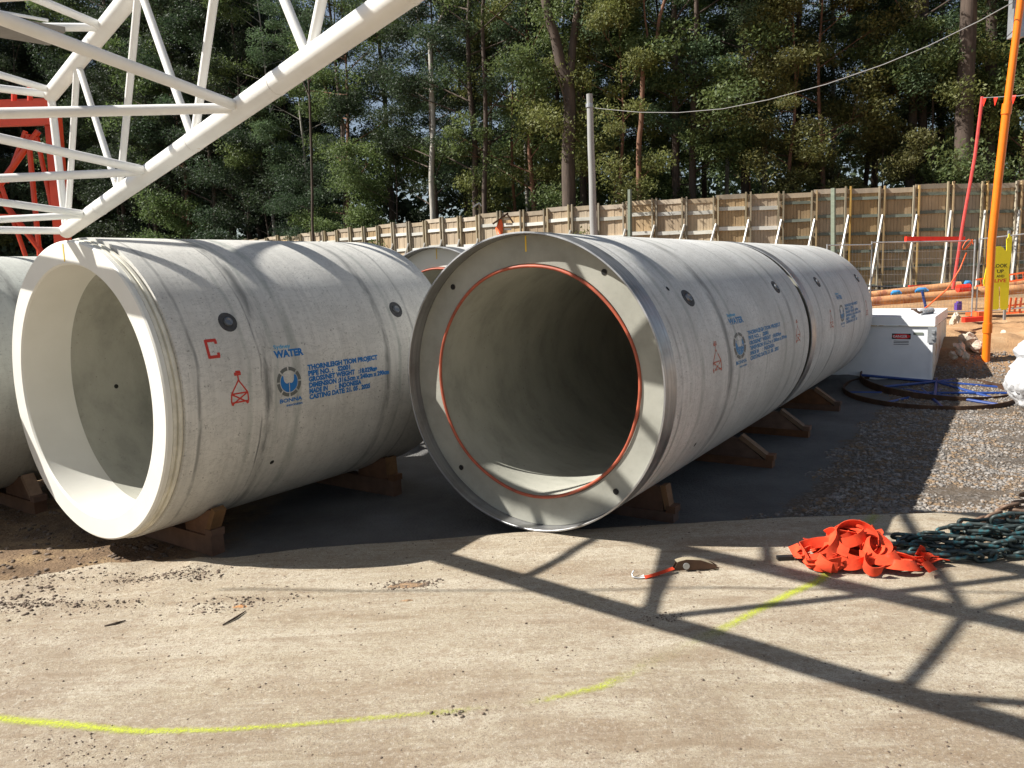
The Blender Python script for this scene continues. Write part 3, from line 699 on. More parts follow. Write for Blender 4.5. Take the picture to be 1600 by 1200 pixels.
def logo(par, y0, deg, R, st, mg, mb):
    for k in range(8):
        a = k*math.pi/4+.06; v, f = arcs(0, 0, R*.76, R, a, a+math.pi/4-.12)
        on_barrel(par, v, f, y0, R_(deg), st, 1, mg, 'emblem_ring_segment')
    # blue bowl: lower crescent split by a slit, with a pointed pale hollow at the top
    v = []; f = []; n = 14
    for sgn in (-1, 1):
        b = len(v)
        for i in range(n+1):
            a = -math.pi/2+sgn*(.04+(math.pi*.72)*i/n); ro = R*.70; u = i/n
            ri = R*(.02+.56*u**1.4)
            v.append((ro*math.cos(a), ro*math.sin(a), 0)); v.append((ri*math.cos(a)*.92+sgn*.004, ri*math.sin(a), 0))
        for i in range(n): f.append((b+2*i, b+2*i+1, b+2*i+3, b+2*i+2))
    on_barrel(par, v, f, y0, R_(deg), st, 1, mb, 'emblem_bowl')
def lines_on(par, segs, y0, deg, st, w, mat, name):
    v = []; f = []
    for (x0, z0, x1, z1) in segs:
        L = math.hypot(x1-x0, z1-z0); nx, nz_ = -(z1-z0)/L*w/2, (x1-x0)/L*w/2; b = len(v)
        v += [(x0+nx, z0+nz_, 0), (x0-nx, z0-nz_, 0), (x1-nx, z1-nz_, 0), (x1+nx, z1+nz_, 0)]; f.append((b, b+1, b+2, b+3))
    return on_barrel(par, v, f, y0, R_(deg), st, 1, mat, name)
LINES = [('THORNLEIGH TIOM PROJECT', .97), ('PIPE NO. :   S2001', .56), ('GROSS/NET WEIGHT   :18.029kgs', .95), ('DIMENSION :316.5cm x 240cm x 290cm', 1.13), ('MADE IN      :  INDONESIA', .71), ('CASTING DATE: 21. 05 . 2025', .84)]
def marks(par, y0, deg, st, faded, sp=2.28):
    mb = M['blue_faded'] if faded else M['blue']
    for i, (s, w) in enumerate(LINES): text_on(par, s, y0, deg-i*sp, w*st, (.047 if not faded else .042), mb, 'stencilled_line', bold=.06)
    text_on(par, 'WATER', y0-.37*st, deg+6.2, .35*st, .066, mb, 'stencilled_name', bold=.05)
    text_on(par, 'Sydney', y0-.36*st, deg+9.6, .20*st, .036, M['cyan'], 'stencilled_name', bold=.03)
    logo(par, y0-.24*st, deg-3.4, .145, st, M['graylogo'], mb)
    text_on(par, 'BONNA', y0-.36*st, deg-11.2, .27*st, .038, mb, 'stencilled_maker', bold=.03)
    text_on(par, 'INDONESIA', y0-.28*st, deg-12.9, .20*st, .018, mb, 'stencilled_maker', bold=.04)
def symbol(par, y0, deg, st, mat):
    g = []
    g += [(-.035, .15, .035, .15), (-.035, .165, .035, .165), (-.02, .18, .03, .178), (0, .15, 0, .10), (0, .10, -.085, -.02), (0, .10, .085, -.02), (-.085, -.02, -.09, -.10), (.085, -.02, .09, -.10), (-.085, -.02, .085, -.02),
          (-.09, -.10, .09, -.10), (-.085, -.02, .09, -.12), (.085, -.02, -.09, -.12), (-.09, -.10, -.07, -.125), (.09, -.10, .07, -.125)]
    lines_on(par, g, y0, deg, st, .014, mat, 'stencilled_lifting_symbol')
def letterC(par, y0, deg, st, mat):
    lines_on(par, [(-.045, -.085, -.045, .085), (-.05, .075, .06, .075), (.05, .075, .05, .04), (-.05, -.075, .06, -.075), (.05, -.075, .05, -.04)], y0, deg, st, .028, mat, 'stencilled_letter')
def anchor(par, y0, deg, st=1., r=1.45):
    a = R_(deg); c = Vector((r*math.cos(a), y0, r*math.sin(a)+1.45)); n = Vector((math.cos(a), 0, math.sin(a))); t = Vector((0, 1, 0)); u = n.cross(t)
    o = bpy.data.objects.new('lifting_anchor', None)
    m = MB(); m2 = MB()
    def ring(mb, rr, hh):
        N = 20; vs = []
        for (q, h) in zip(rr, hh):
            for k in range(N):
                b = 2*math.pi*k/N; vs.append(c+t*math.cos(b)*q*st+u*math.sin(b)*q+n*h)
        fs = [(j*N+k, j*N+(k+1) % N, (j+1)*N+(k+1) % N, (j+1)*N+k) for j in range(len(rr)-1) for k in range(N)]
        fs.append(tuple((len(rr)-1)*N+k for k in range(N))); mb.add(vs, fs)
    ring(m, [.10, .092, .06, .05], [-.01, .004, .006, .004]); rec = m.build('lifting_anchor', M['recess'], par, smooth=30)
    ring(m2, [.045, .04, .03, .022], [.0, .02, .022, .014]); m2.build('anchor_head', M['button'], rec, smooth=30)
def grout_hole(par, y0, deg, r=1.45, inside=False):
    a = R_(deg); rr = r+(.003 if not inside else -.003); N = 14; vs = []
    for k in range(N):
        b = 2*math.pi*k/N; aa = a+math.sin(b)*.025/rr; vs.append((rr*math.cos(aa), y0+math.cos(b)*.025, rr*math.sin(aa)+1.45))
    m = MB(); m.add(vs, [tuple(range(N))]); m.build('grout_hole', M['hole'], par)  # flat black disc, the shade inside the hole put into its colour
def make_pipe(loc, az, L, front, mat, label, RO=1.45):
    """front: 'spigot' (painted end towards us) or 'collar' (steel collar towards us)"""
    p = empty('concrete_pipe', loc, -az, label, 'concrete pipe', 'precast concrete pipes laid on timber cradles')
    zc = 1.45
    def up(mb): mb.v = [(v[0], v[1], v[2]+zc) for v in mb.v]
    if front == 'spigot':
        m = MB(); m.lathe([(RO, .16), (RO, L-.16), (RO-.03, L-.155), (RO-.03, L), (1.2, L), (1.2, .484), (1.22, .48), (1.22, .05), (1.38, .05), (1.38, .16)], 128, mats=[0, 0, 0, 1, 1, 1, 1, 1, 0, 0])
        up(m); m.build('barrel', [mat, M['bore']], p, smooth=30)
        m = MB(); m.lathe([(1.225, 0.), (1.405, 0.), (1.42, .012), (1.42, .055), (1.20, .06), (1.205, .48), (1.19, .48), (1.195, .02)], 128, mats=[0]*8)
        m.f = []; m.m = []; m.v = []
        m.lathe([(1.215, 0.), (1.405, 0.), (1.42, .012), (1.42, .055), (1.385, .055), (1.385, .045), (1.21, .045), (1.203, .484), (1.197, .484), (1.20, .015)], 128)
        up(m); m.build('painted_end', M['cream'], p, smooth=30)
        m = MB(); m.lathe([(1.39, .057), (1.425, .057), (1.425, .085), (1.405, .09), (1.405, .105), (1.428, .11), (1.428, .135), (1.41, .14), (1.41, .158), (1.39, .158)], 128)
        up(m); m.build('sealing_bands', M['cream2'], p, smooth=30)
    else:
        m = MB(); m.lathe([(RO-.012, .27), (RO, .275), (RO, L-.12), (RO-.03, L-.115), (RO-.03, L), (1.145, L), (1.145, .19), (1.16, .165), (RO-.018, .165), (RO-.018, .268)], 128, mats=[0, 0, 0, 0, 1, 1, 2, 2, 0, 0])
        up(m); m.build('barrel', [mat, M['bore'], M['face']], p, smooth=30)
        m = MB(); m.lathe([(RO+.001, .002), (RO+.003, .004), (RO+.003, .266), (RO-.005, .268), (RO-.015, .266), (RO-.015, .004), (RO-.012, .001)], 128)
        up(m); m.build('steel_collar', M['steel'], p, smooth=30)
        m = MB(); N = 96; pts = []
        for k in range(N):
            a = 2*math.pi*k/N; q = 1.140+.006*math.sin(3*a+1)+.004*math.sin(7*a); pts.append((q*math.cos(a), .159+.004*math.sin(5*a), q*math.sin(a)))
        m.tube(pts, .016, 8, closed=True); up(m); m.build('rubber_seal', M['seal'], p, smooth=True)
        for (a, q) in [(134, 1.325), (52.5, 1.325), (-134, 1.325), (-48, 1.325)]:
            a = R_(a); c = Vector((q*math.cos(a), 0, q*math.sin(a)+zc)); 
            m = MB(); m.tube([c+Vector((0, .1615, 0)), c+Vector((0, .170, 0))], .030, 14, caps=False); rim = m.build('bolt_hole', M['holerim'], p)
            m = MB(); N = 14; m.add([c+Vector((math.cos(6.283*k/N)*.029, .1605, math.sin(6.283*k/N)*.029)) for k in range(N)], [tuple(range(N))]); m.build('hole_shade_disc', M['hole'], rim)  # black disc laid on the face, its colour stands for shade in the hole
    yy = -.002 if front == 'spigot' else .1625
    r0, r1 = (1.23, 1.39) if front == 'spigot' else (1.27, 1.42)
    m = MB(); m.box((-.02, yy, zc+(r0+r1)/2), (.014, .003, r1-r0)); m.build('yellow_crayon_mark', M['yellowmark'], p)
    return p
AZA, AZB = .5854, .6161
cA = Vector((.1058, 7.3172, 0)); cB = Vector((-4.0686, 7.188, 0))
nA = Vector((math.sin(AZA), math.cos(AZA), 0)); nB = Vector((math.sin(AZB), math.cos(AZB), 0)); eA = Vector((nA.y, -nA.x, 0)); eB = Vector((nB.y, -nB.x, 0))
LA1 = 5.52
pA = make_pipe(cA, AZA, LA1, 'collar', M['pipeA'], 'right foreground concrete pipe with steel collar and red seal facing the camera')
marks(pA, 2.50, 11.6, 1.45, True); symbol(pA, 1.37, 5.5, 1.4, M['red_faded']); symbol(pA, 4.75, 5, 1.4, M['red_faded'])
anchor(pA, 1.14, 32, 1.3); anchor(pA, 4.39, 32, 1.3); grout_hole(pA, .79, 37); grout_hole(pA, 1.25, -30)
pA2 = make_pipe(cA+nA*(LA1+.07), AZA, 5.6, 'collar', M['pipeC'], 'concrete pipe laid end to end behind the right foreground pipe')
marks(pA2, 2.62, 11.6, 1.3, True); symbol(pA2, 1.4, 5.5, 1.4, M['red_faded']); symbol(pA2, 4.8, 5, 1.4, M['red_faded']); anchor(pA2, 1.3, 32, 1.3); anchor(pA2, 4.8, 31, 1.3)
zB = 1.5421-1.45
pB = make_pipe(cB+Vector((0, 0, zB)), AZB, 3.8, 'spigot', M['pipeB'], 'left foreground concrete pipe with cream painted end and red letter C')
marks(pB, 1.50, 4.0, 1., False, 2.35); symbol(pB, .70, .2, 1., M['red']); letterC(pB, .5, 16.4, 1., M['red'])
anchor(pB, .74, 25.7); anchor(pB, 2.94, 25.2); grout_hole(pB, 1.16, -32.9); grout_hole(pB, .95, 186.3, 1.2, True)
pC = make_pipe(cB+nB*5.1+Vector((0, 0, .05)), AZB, 3.8, 'collar', M['pipeC'], 'mostly hidden concrete pipe behind, its white end peeping between the two foreground pipes')
pC.children[0].data.materials[2] = M['cream']
cD = cB-eB*3.45-nB*1.1
pD = make_pipe(cD+Vector((0, 0, .06)), AZB, 4.6, 'spigot', M['pipeD'], 'greenish grey concrete pipe cut off by the left edge of the photo')
letterC(pD, 1.75, 14, 1., M['red'])
# timber cradles
def cradle(c, az, label, ht=1.45, half=1.42, lift=0.):
    n = Vector((math.sin(az), math.cos(az), 0)); o = empty('timber_cradle', (c.x, c.y, LOW), -az, label, 'timber cradle', 'timber cradles under the pipes')
    top = .105+lift
    m = MB(); m.box((0, 0, top/2), (2*half, .14, top)); m.build('base_beam', M['chock'], o)
    for s in (-1, 1):
        # triangular chock board whose inner edge fits the barrel
        m = MB(); pr = []
        for k in range(7):
            a = R_(-90+(16+k*3.0)*1.0); x = (ht+.004)*math.cos(a); z = ht*math.sin(a)-LOW+ht+lift*1.0
            pr.append((x, z))
        xo = half-.12; prof = [(pr[0][0], top), *pr, (pr[-1][0]+.10, pr[-1][1]-.01), (xo, top)]
        th = .045; vs = [(s*x, y, z) for y in (-th, th) for (x, z) in prof]; P = len(prof)
        fs = [tuple(range(P)), tuple(range(2*P-1, P-1, -1))]+[(i, (i+1) % P, P+(i+1) % P, P+i) for i in range(P)]
        m.add(vs, fs); m.build('chock_board', M['chock'], o)
        m = MB(); m.beam((s*(pr[-1][0]+.12), 0, pr[-1][1]+.02), (s*(xo+.05), 0, top+.03), .13, .06); m.build('sloping_strut', M['chock_end'], o)
        m = MB(); m.box((s*(half-.03), 0, top+.035), (.10, .15, .07)); m.build('end_block', M['chock'], o)
    return o
for k, (a, l) in enumerate([(1.25, 'front timber cradle, nearly hidden under the right foreground pipe'), (3.9, 'second timber cradle under the right foreground pipe'), (5.95, 'timber cradle under the joint of the two right pipes'), (8.35, 'rearmost visible timber cradle under the far right pipe')]):
    cradle(cA+nA*a, AZA, l, half=1.05 if a < 2 else 1.36)
cradle(cB+nB*.72, AZB, 'front timber cradle under the left foreground pipe', lift=.09, half=.86)
cradle(cB+nB*3.1, AZB, 'rear timber cradle under the left foreground pipe', lift=.09, half=1.02)
cradle(cD+nB*1.55, AZB, 'timber cradle under the pipe cut off by the left edge', lift=.06, half=1.2)
cradle(cB+nB*6.6, AZB, 'timber cradle under the mostly hidden pipe behind', lift=.05)

# ------------------------------------------------------------------ white crane boom
KB = 1.25; P1 = Vector(aty(105, 360, 1)); P1 = Vector((0, 0, H))+Vector(ray(105, 360))*11*KB
D = -Vector(ray(-355, 683)); e3 = Vector((-D.y, D.x, 0)).normalized()
if e3.x > 0: e3 = -e3
boom = empty('crane_boom', P1, 0, 'white tubular lattice crane boom slanting up from behind the left pipe', 'crane boom')
W3, H3 = 2.5, 2.0; zz = Vector((0, 0, 1))
def bp(t, i): return D*(t*KB)+(e3*W3 if i in (2, 3) else Vector())+(zz*H3 if i in (1, 3) else Vector())
T0, T1 = -.05, 17.
def btube(a, b, r, nm='lacing_tube', n=10): m = MB(); m.tube([a, b], r, n); return m.build(nm, M['white'], boom, smooth=40)
for i in range(4):
    btube(bp(T0, i), bp(T1, i), .106, 'main_chord', 18)
t = 0.
while t < T1-2:                                          # far upright face
    btube(bp(t, 0), bp(t+1.08, 1), .044); btube(bp(t+1.08, 1), bp(t+1.96, 0), .044); t += 1.96
def lace(i, j, prs, r):
    for a, b in prs: btube(bp(a, i), bp(b, j), r)
lace(2, 3, [(0, 1.), (1.96, 1.), (1.96, 2.9), (3.9, 2.9), (4.93, 3.8), (5.8, 4.4), (7.08, 6.06), (7.08, 8.), (9.1, 8.), (9.1, 10.1), (11.1, 10.1), (11.1, 12.1), (13.1, 12.1), (13.1, 14.1), (15., 14.1), (15., 16.)], .046)
lace(0, 2, [(.93, 0.), (.93, 1.91), (2.89, 1.91), (2.89, 3.87), (4.85, 3.87), (4.85, 5.83), (7.25, 5.83), (7.25, 8.2), (9.3, 8.2), (9.3, 10.3), (11.4, 10.3), (11.4, 12.4), (13.4, 12.4), (13.4, 14.4), (15.4, 14.4)], .048)
lace(1, 3, [(.1, 1.08), (2.06, 1.08), (2.06, 3.04), (3.35, 4.4), (4., 5.), (5.1, 6.06), (7., 6.06), (7., 8.), (9., 8.), (9., 10.), (11., 10.), (11., 12.), (13., 12.), (13., 14.), (15., 14.)], .048)
for (i, j) in ((0, 1), (2, 3), (0, 2), (1, 3)): btube(bp(T0+.02, i), bp(T0+.02, j), .055, 'end_tube')
for t in (1.3, 3.9, 5.4, 7.0):                           # welded sleeve rings
    m = MB(); m.tube([bp(t, 0), bp(t+.03, 0)], .110, 18); m.build('weld_band', M['white'], boom, smooth=40)
# walkway with a handrail fixed inside the boom
m = MB(); a = bp(1.75, 1)+e3*.45-zz*.05; b = bp(1.75, 1)+e3*2.3-zz*.05; m.beam(a, b, .7, .06); m.build('walkway_deck', M['grate'], boom)
for q in (.0, .22):
    m = MB(); m.tube([a+zz*(.3+q)-D*.3, b+zz*(.3+q)-D*.3], .02, 6); m.build('walkway_rail', M['white'], boom)
# hoist rope slung below the boom
sv = Vector((-1.007, -.053, 1.0)); rp = []
for (gx, gy, z) in [(-2.5, 6.1, 5.9), (-1.2, 5.95, 5.75), (.2, 5.84, 5.6), (1.5, 5.80, 5.55), (2.9, 5.62, 5.6), (4.4, 5.36, 5.75), (6, 5.0, 6.)]: rp.append(Vector((gx, gy, 0))+sv*z)
m = MB(); m.tube(rp, .013, 6); o = m.build('hoist_rope', M['rope']); tag(o, 'thin steel hoist rope slung below the white boom, seen only by its shadow', 'rope')
# ------------------------------------------------------------------ red lattice section
Q0 = aty(96, 372, 15.5); red = empty('red_lattice_section', (Q0.x, Q0.y, terr(Q0.x, Q0.y)), 0, 'bright red lattice crane section standing behind the left pipes', 'crane part')
RL = Vector(red.location)
def rt(a, b, r, nm='brace_tube', y0=15.5, y1=15.5, n=8, flat=False):
    m = MB(); A = aty(*a, y0)-RL; B = aty(*b, y1)-RL
    m.beam(A, B, r*2, r*2.4) if flat else m.tube([A, B], r, n)
    return m.build(nm, M['redpaint'], red, smooth=False if flat else 40)
rt((82, 170), (100, 400), .10, 'corner_post', flat=True)
rt((-160, 170), (-140, 400), .14, 'corner_post', flat=True)
m = MB(); A = aty(86, 176, 15.4)-RL; B = aty(-170, 184, 15.4)-RL; m.beam(A, B, .12, .45); m.build('head_plate', M['redpaint'], red)
m = MB(); A = aty(75, 170, 16.6)-RL; B = aty(-170, 178, 16.6)-RL; m.beam(A, B, .12, .40); m.build('head_plate', M['redpaint'], red)
for (a, b, r) in [((60, 205), (-80, 400), .06), ((-80, 205), (70, 400), .06), ((40, 205), (10, 285), .045), ((44, 210), (62, 400), .05), ((58, 215), (95, 390), .045), ((0, 285), (40, 400), .045)]: rt(a, b, r)
for (a, b) in [((47, 135), (47, 172)), ((22, 146), (22, 172))]: rt(a, b, .05, 'lug')
m = MB(); m.beam(aty(-20, 338, 15.2)-RL, aty(88, 340, 15.2)-RL, .06, .09); m.build('cross_member', M['redpaint'], red)

# ------------------------------------------------------------------ grey pole and cable
gp = empty('utility_pole', (aty(927, 380, 27).x, 27, .9), 0, 'weathered grey timber pole standing before the hoarding', 'pole')
GL = Vector(gp.location)
m = MB(); T = aty(921, 147, 27); B = aty(928, 372, 27); P = [T.lerp(B, k/8)-GL+Vector((.006*math.sin(k*1.7), 0, 0)) for k in range(9)]; P.append(Vector((P[-1].x, 0, -.3)))
m.tube(P, [.105+.003*k for k in range(9)]+[.13], 14); m.build('shaft', M['concpole'], gp, smooth=40)
m = MB(); c = aty(921, 165, 27)-GL; m.tube([c+Vector((0, 0, -.06)), c+Vector((0, 0, .06))], .125, 14); m.build('steel_band', M['galv'], gp)
m = MB(); cb = [aty(926, 168, 27), aty(932, 169, 26.8), aty(950, 171, 26.3), aty(1000, 175.5, 25), aty(1060, 176, 24), aty(1130, 170, 22.6), aty(1200, 156, 21.4), aty(1290, 132, 20), aty(1380, 101, 18.8), aty(1450, 72, 17.6), aty(1530, 33, 16.4), aty(1582, 4, 15.6)]
m.tube(cb, .010, 6); o = m.build('overhead_cable', M['cable'], smooth=True); tag(o, 'pale overhead cable sagging from the grey pole to the orange pole', 'cable')
# orange pole
ob = aty(1541, 549, 16.2); op = empty('orange_pole', ob, 0, 'tall leaning bright orange plastic pole at the right', 'pole'); 
PP = [Vector((0, 0, -.3)), Vector(), aty(1549.5, 380, 16.1)-ob, aty(1560, 280, 16.)-ob, aty(1573, 170, 15.9)-ob, aty(1595, 0, 15.8)-ob, aty(1603, -70, 15.7)-ob]
m = MB(); m.tube(PP[:5], .078, 16); m.build('lower_tube', M['orange'], op, smooth=40)
m = MB(); m.tube(PP[4:], .068, 16); m.build('upper_tube', M['orange'], op, smooth=40)
for q, w in ((PP[1].lerp(PP[2], .22), PP[2]), (PP[4], PP[5])): dd = (w-q).normalized(); m = MB(); m.tube([q-dd*.1, q+dd*.1], .092, 16); m.build('joint_sleeve', M['orange'], op, smooth=40)
# grey lamp box behind the orange pole
lb = aty(1592, 30, 16.); lamp = empty('floodlight', lb, 0, 'pale grey box light fixed high behind the orange pole', 'light')
m = MB(); m.box((.03, .1, .05), (.26, .18, .75)); m.build('housing', M['galv'], lamp)
m = MB(); m.box((-.02, .0, .45), (.5, .12, .14)); m.build('bracket', M['galv'], lamp)
# red pole with bunting
rb = aty(1489, 452, 23); rp_ = empty('red_pole', rb, 0, 'thin faded red leaning pole before the hoarding', 'pole')
m = MB(); T = aty(1535, 151, 23)-rb; m.tube([Vector((0, 0, 0)), T*.35, T*.7+Vector((.05, 0, 0)), T], .047, 8); m.build('shaft', M['redpole'], rp_, smooth=40)
a = aty(1535, 153, 23); b = aty(1660, 138, 20); bunt = empty('bunting_line', a, 0, 'string of small red flags from the red pole past the orange pole', 'bunting')
m = MB(); m.tube([(0, 0, 0), (b-a)*.5-Vector((0, 0, .06)), b-a], .01, 5); m.build('string', M['cable'], bunt)
for f_ in (.03, .19, .43, .6, .8):
    c = (b-a)*f_-Vector((0, 0, .12*f_*(1-f_))); dd = (b-a).normalized(); m = MB()
    m.add([c-dd*.09, c+dd*.09, c-Vector((.02, 0, .24)), c-dd*.09+Vector((0, .006, 0)), c+dd*.09+Vector((0, .006, 0)), c-Vector((.02, -.006, .24))], [(0, 1, 2), (5, 4, 3), (0, 3, 4, 1), (1, 4, 5, 2), (2, 5, 3, 0)]); m.build('flag', M['redbar'], bunt)
m = MB(); m.beam(aty(1415, 374, 25), aty(1506, 374, 25), .14, .17); o = m.build('red_crossbar', M['redbar']); tag(o, 'bright red horizontal bar across the hoarding beside the red pole', 'bar')

# ------------------------------------------------------------------ temporary mesh fence
def fence_panel(pa, pb, ht, label):
    o = empty('mesh_fence_panel', pa, 0, label, 'fence panel', 'temporary mesh fence panels'); d = pb-pa; L = d.length; z = Vector((0, 0, 1))
    for (nm, a, b, r) in (('frame_post', Vector(), z*ht, .022), ('frame_post', d, d+z*ht, .022), ('top_rail', z*(ht-.03), d+z*(ht-.03), .018), ('bottom_rail', z*.12, d+z*.12, .018)):
        m = MB(); m.tube([a, b], r, 8); m.build(nm, M['galv'], o, smooth=40)
    m = MB(); n = int(L/.085)
    for k in range(1, n): m.tube([d*(k/n)+z*.12, d*(k/n)+z*(ht-.05)], .0028, 3, caps=False)
    for k in range(1, 9): m.tube([z*(.12+(ht-.2)*k/9), d+z*(.12+(ht-.2)*k/9)], .0032, 3, caps=False)
    tag(m.build('wire_mesh', M['galv'], o), kind='stuff')
    m = MB(); m.box((0, 0, .06), (.22, .6, .13)); m.build('foot_block', M['orange2'], o)
    return o
FH = 2.1
def gpt(px, py, y): return aty(px, py, y)
f1 = gpt(1290, 495, 21.5); f2 = gpt(1359, 494, 21.5); f3 = gpt(1518, 494, 21.); f4 = gpt(1680, 482, 20)
fence_panel(f1, f2, 2.0, 'mesh fence panel half hidden behind the far end of the right pipes')
fence_panel(f2, f3, 2.06, 'galvanised mesh fence panel behind the white cabinet')
fence_panel(f3+Vector((.12, 0, 0)), f4, 2.1, 'mesh fence panel behind the yellow figure sign')
# orange net scraps and cord on the fence
m = MB(); c0 = aty(1512, 382, 20.9); pts = [c0+Vector((.14*math.cos(k*.7), 0, .14*math.sin(k*.9))) for k in range(14)]; m.tube(pts, .012, 5)
pts = [aty(1510, 395, 20.9), aty(1500, 420, 20.8), aty(1480, 452, 20.7), aty(1450, 478, 20.6), aty(1432, 492, 20.5)]; m.tube(pts, .018, 5)
o = m.build('knotted_line', M['orange2'], smooth=True); tag(o, 'orange cord knotted on a fence post and trailing down to the ground', 'cord')
# yellow figure sign
sb = aty(1566, 488, 19.6); sg = empty('figure_sign', sb, 0, 'bright yellow cut out figure sign with a raised arm and LOOK UP AND LIVE', 'sign')
def px2(u, v): # photo pixel to sign-plane metres
    q = aty(u, v, 19.6); return (q.x-sb.x, q.z-sb.z)
def prism(poly, y0, y1, mb):
    n = len(poly); mb.add([(x, y, z) for y in (y0, y1) for (x, z) in poly], [tuple(range(n)), tuple(range(2*n-1, n-1, -1))]+[(i, (i+1) % n, n+(i+1) % n, n+i) for i in range(n)])
def rr_poly(pts_): return [px2(u, v) for u, v in pts_]
m = MB()
prism(rr_poly([(1548, 448), (1548, 420), (1545, 400), (1553, 394), (1553, 388), (1557, 385.5), (1563, 384.5), (1568, 387), (1571, 392), (1573, 391), (1573, 374), (1576, 370), (1576, 366), (1577.5, 365), (1579, 369), (1581, 370), (1581.5, 374), (1580, 400), (1577, 420), (1577, 448)]), 0, .02, m)
prism(rr_poly([(1548, 447.5), (1561, 447.5), (1561, 481), (1558, 484), (1551, 484), (1548.5, 481)]), .0006, .0194, m)
prism(rr_poly([(1563, 447.5), (1577, 447.5), (1575, 481), (1572, 484), (1565, 484), (1563, 481)]), .0006, .0194, m)
prism(rr_poly([(1548, 400), (1543, 410), (1537, 440), (1538, 447), (1541, 448), (1544, 445), (1548, 425)]), .0006, .0194, m)
m.build('figure_board', M['yellow'], sg)
def flat_text(par, s, c, w, h, mat, y=-.004, bold=.02, up=None):
    v, f = text_mesh(s, bold); v[:, 0] -= (v[:, 0].min()+v[:, 0].max())/2; ww = v[:, 0].max()-v[:, 0].min()
    m = MB(); m.add([(c[0]+p[0]*w/ww, y, c[1]+p[1]*h/.7) for p in v], f); return m.build('lettering', mat, par)
for (s, u, v, w, h, mt) in [('LOOK', 1563, 418, .36, .09, 'black'), ('UP', 1563, 426.5, .17, .085, 'black'), ('AND', 1563, 433.5, .2, .065, 'black'), ('LIVE', 1563, 441, .30, .085, 'redprint')]:
    flat_text(sg, s, px2(u, v), w, h, M[mt])
m = MB(); m.beam((px2(1577, 400)[0], .06, px2(1577, 360)[1]), (px2(1577, 400)[0], .06, -.2), .05, .05); m.build('support_stake', M['galv'], sg)

# ------------------------------------------------------------------ white cabinet
fr = atz(1455, 604, -.06); fl_dir = (atz(1300, 598, -.06)-fr); 
cabx = -Vector((EA[0], EA[1], 0)); caby = Vector((-EA[1], EA[0], 0)); CW, CD, CH = 2.9, 3.1, 1.4
cb0 = Vector((fr.x, fr.y, -.06)); cab = empty('white_cabinet', cb0, 0, 'low white steel cabinet with a danger sticker beyond the right pipes', 'cabinet')
Mx = Matrix((-cabx, caby, Vector((0, 0, 1)))).transposed()
def cbx(name, c, s, mat, par=cab): m = MB(); m.box(Mx @ Vector(c), s, Mx); return m.build(name, mat, par)
cbx('body', (-CW/2, CD/2, .08+.57), (CW, CD, 1.14), M['boxwhite'])
cbx('end_panel', (.004, CD/2, .08+.57), (.014, CD-.04, 1.1), M['boxside'])
cbx('lid', (-CW/2, CD/2, 1.235+.09), (CW+.05, CD+.05, .20), M['boxwhite'])
cbx('base_skid', (-CW/2, CD/2, .04), (CW-.05, CD-.05, .08), M['boxwhite'])
cbx('bottom_rail', (-CW/2, -.012, .13), (CW+.02, .03, .06), M['boxwhite'])
cbx('hasp_plate', (-.02, -.03, 1.06), (.16, .03, .32), M['galv'])
for z in (1.0, 1.12): 
    o = cbx('hasp_knob', (.0, -.06, z), (.06, .05, .06), M['galv'])
st = cbx('danger_sticker', (-.58, -.006, .95), (.36, .006, .26), M['boxside'])
st.data.materials[0] = simple('sticker_white', (.82, .82, .82), .4, var=.02)
def stick_box(c, s, mat, nm): m = MB(); m.box(Mx @ Vector(c), s, Mx); return m.build(nm, mat, st)
stick_box((-.58, -.0105, 1.02), (.35, .003, .115), M['black'], 'sticker_header')
mm = MB(); N = 20; mm.add([Mx @ Vector((-.58+.170*math.cos(6.283*k/N), -.0135, 1.02+.054*math.sin(6.283*k/N))) for k in range(N)], [tuple(range(N))]); mm.build('sticker_oval', M['redprint'], st)
v, f = text_mesh('DANGER', .02); v[:, 0] -= v[:, 0].mean(); ww = v[:, 0].max()-v[:, 0].min()
mm = MB(); mm.add([Mx @ Vector((-.58+p[0]*.26/ww, -.0155, .995+p[1]*.05/.7)) for p in v], f); mm.build('sticker_lettering', simple('print_white', (.85, .85, .85), .5), st)
for z in (.92, .89, .855): stick_box((-.58, -.0105, z), (.28, .003, .012), M['black'], 'sticker_print_line')
stick_box((-.27, -.0105, 1.08), (.18, .003, .05), M['rail_g'], 'small_label')
# fittings lying on the lid
ft = empty('pipe_fitting', cb0+Mx @ Vector((-.12, .9, 1.425)), .5, 'grey ribbed pipe fitting with a valve lying on the cabinet lid', 'fitting')
m = MB(); m.tube([(-.35, 0, .06), (.15, .1, .07)], .055, 10)
for k in range(7): a = Vector((-.3+.07*k, .01+.014*k, .062)); m.tube([a, a+Vector((.02, .004, 0))], .07, 10)
m.build('ribbed_body', M['galv'], ft, smooth=40)
m = MB(); m.tube([(-.35, 0, .06), (-.5, -.05, .05), (-.62, -.02, .12)], .025, 8); m.tube([(-.62, -.07, .13), (-.62, .05, .13)], .02, 6); m.build('valve', M['rust'], ft, smooth=40)

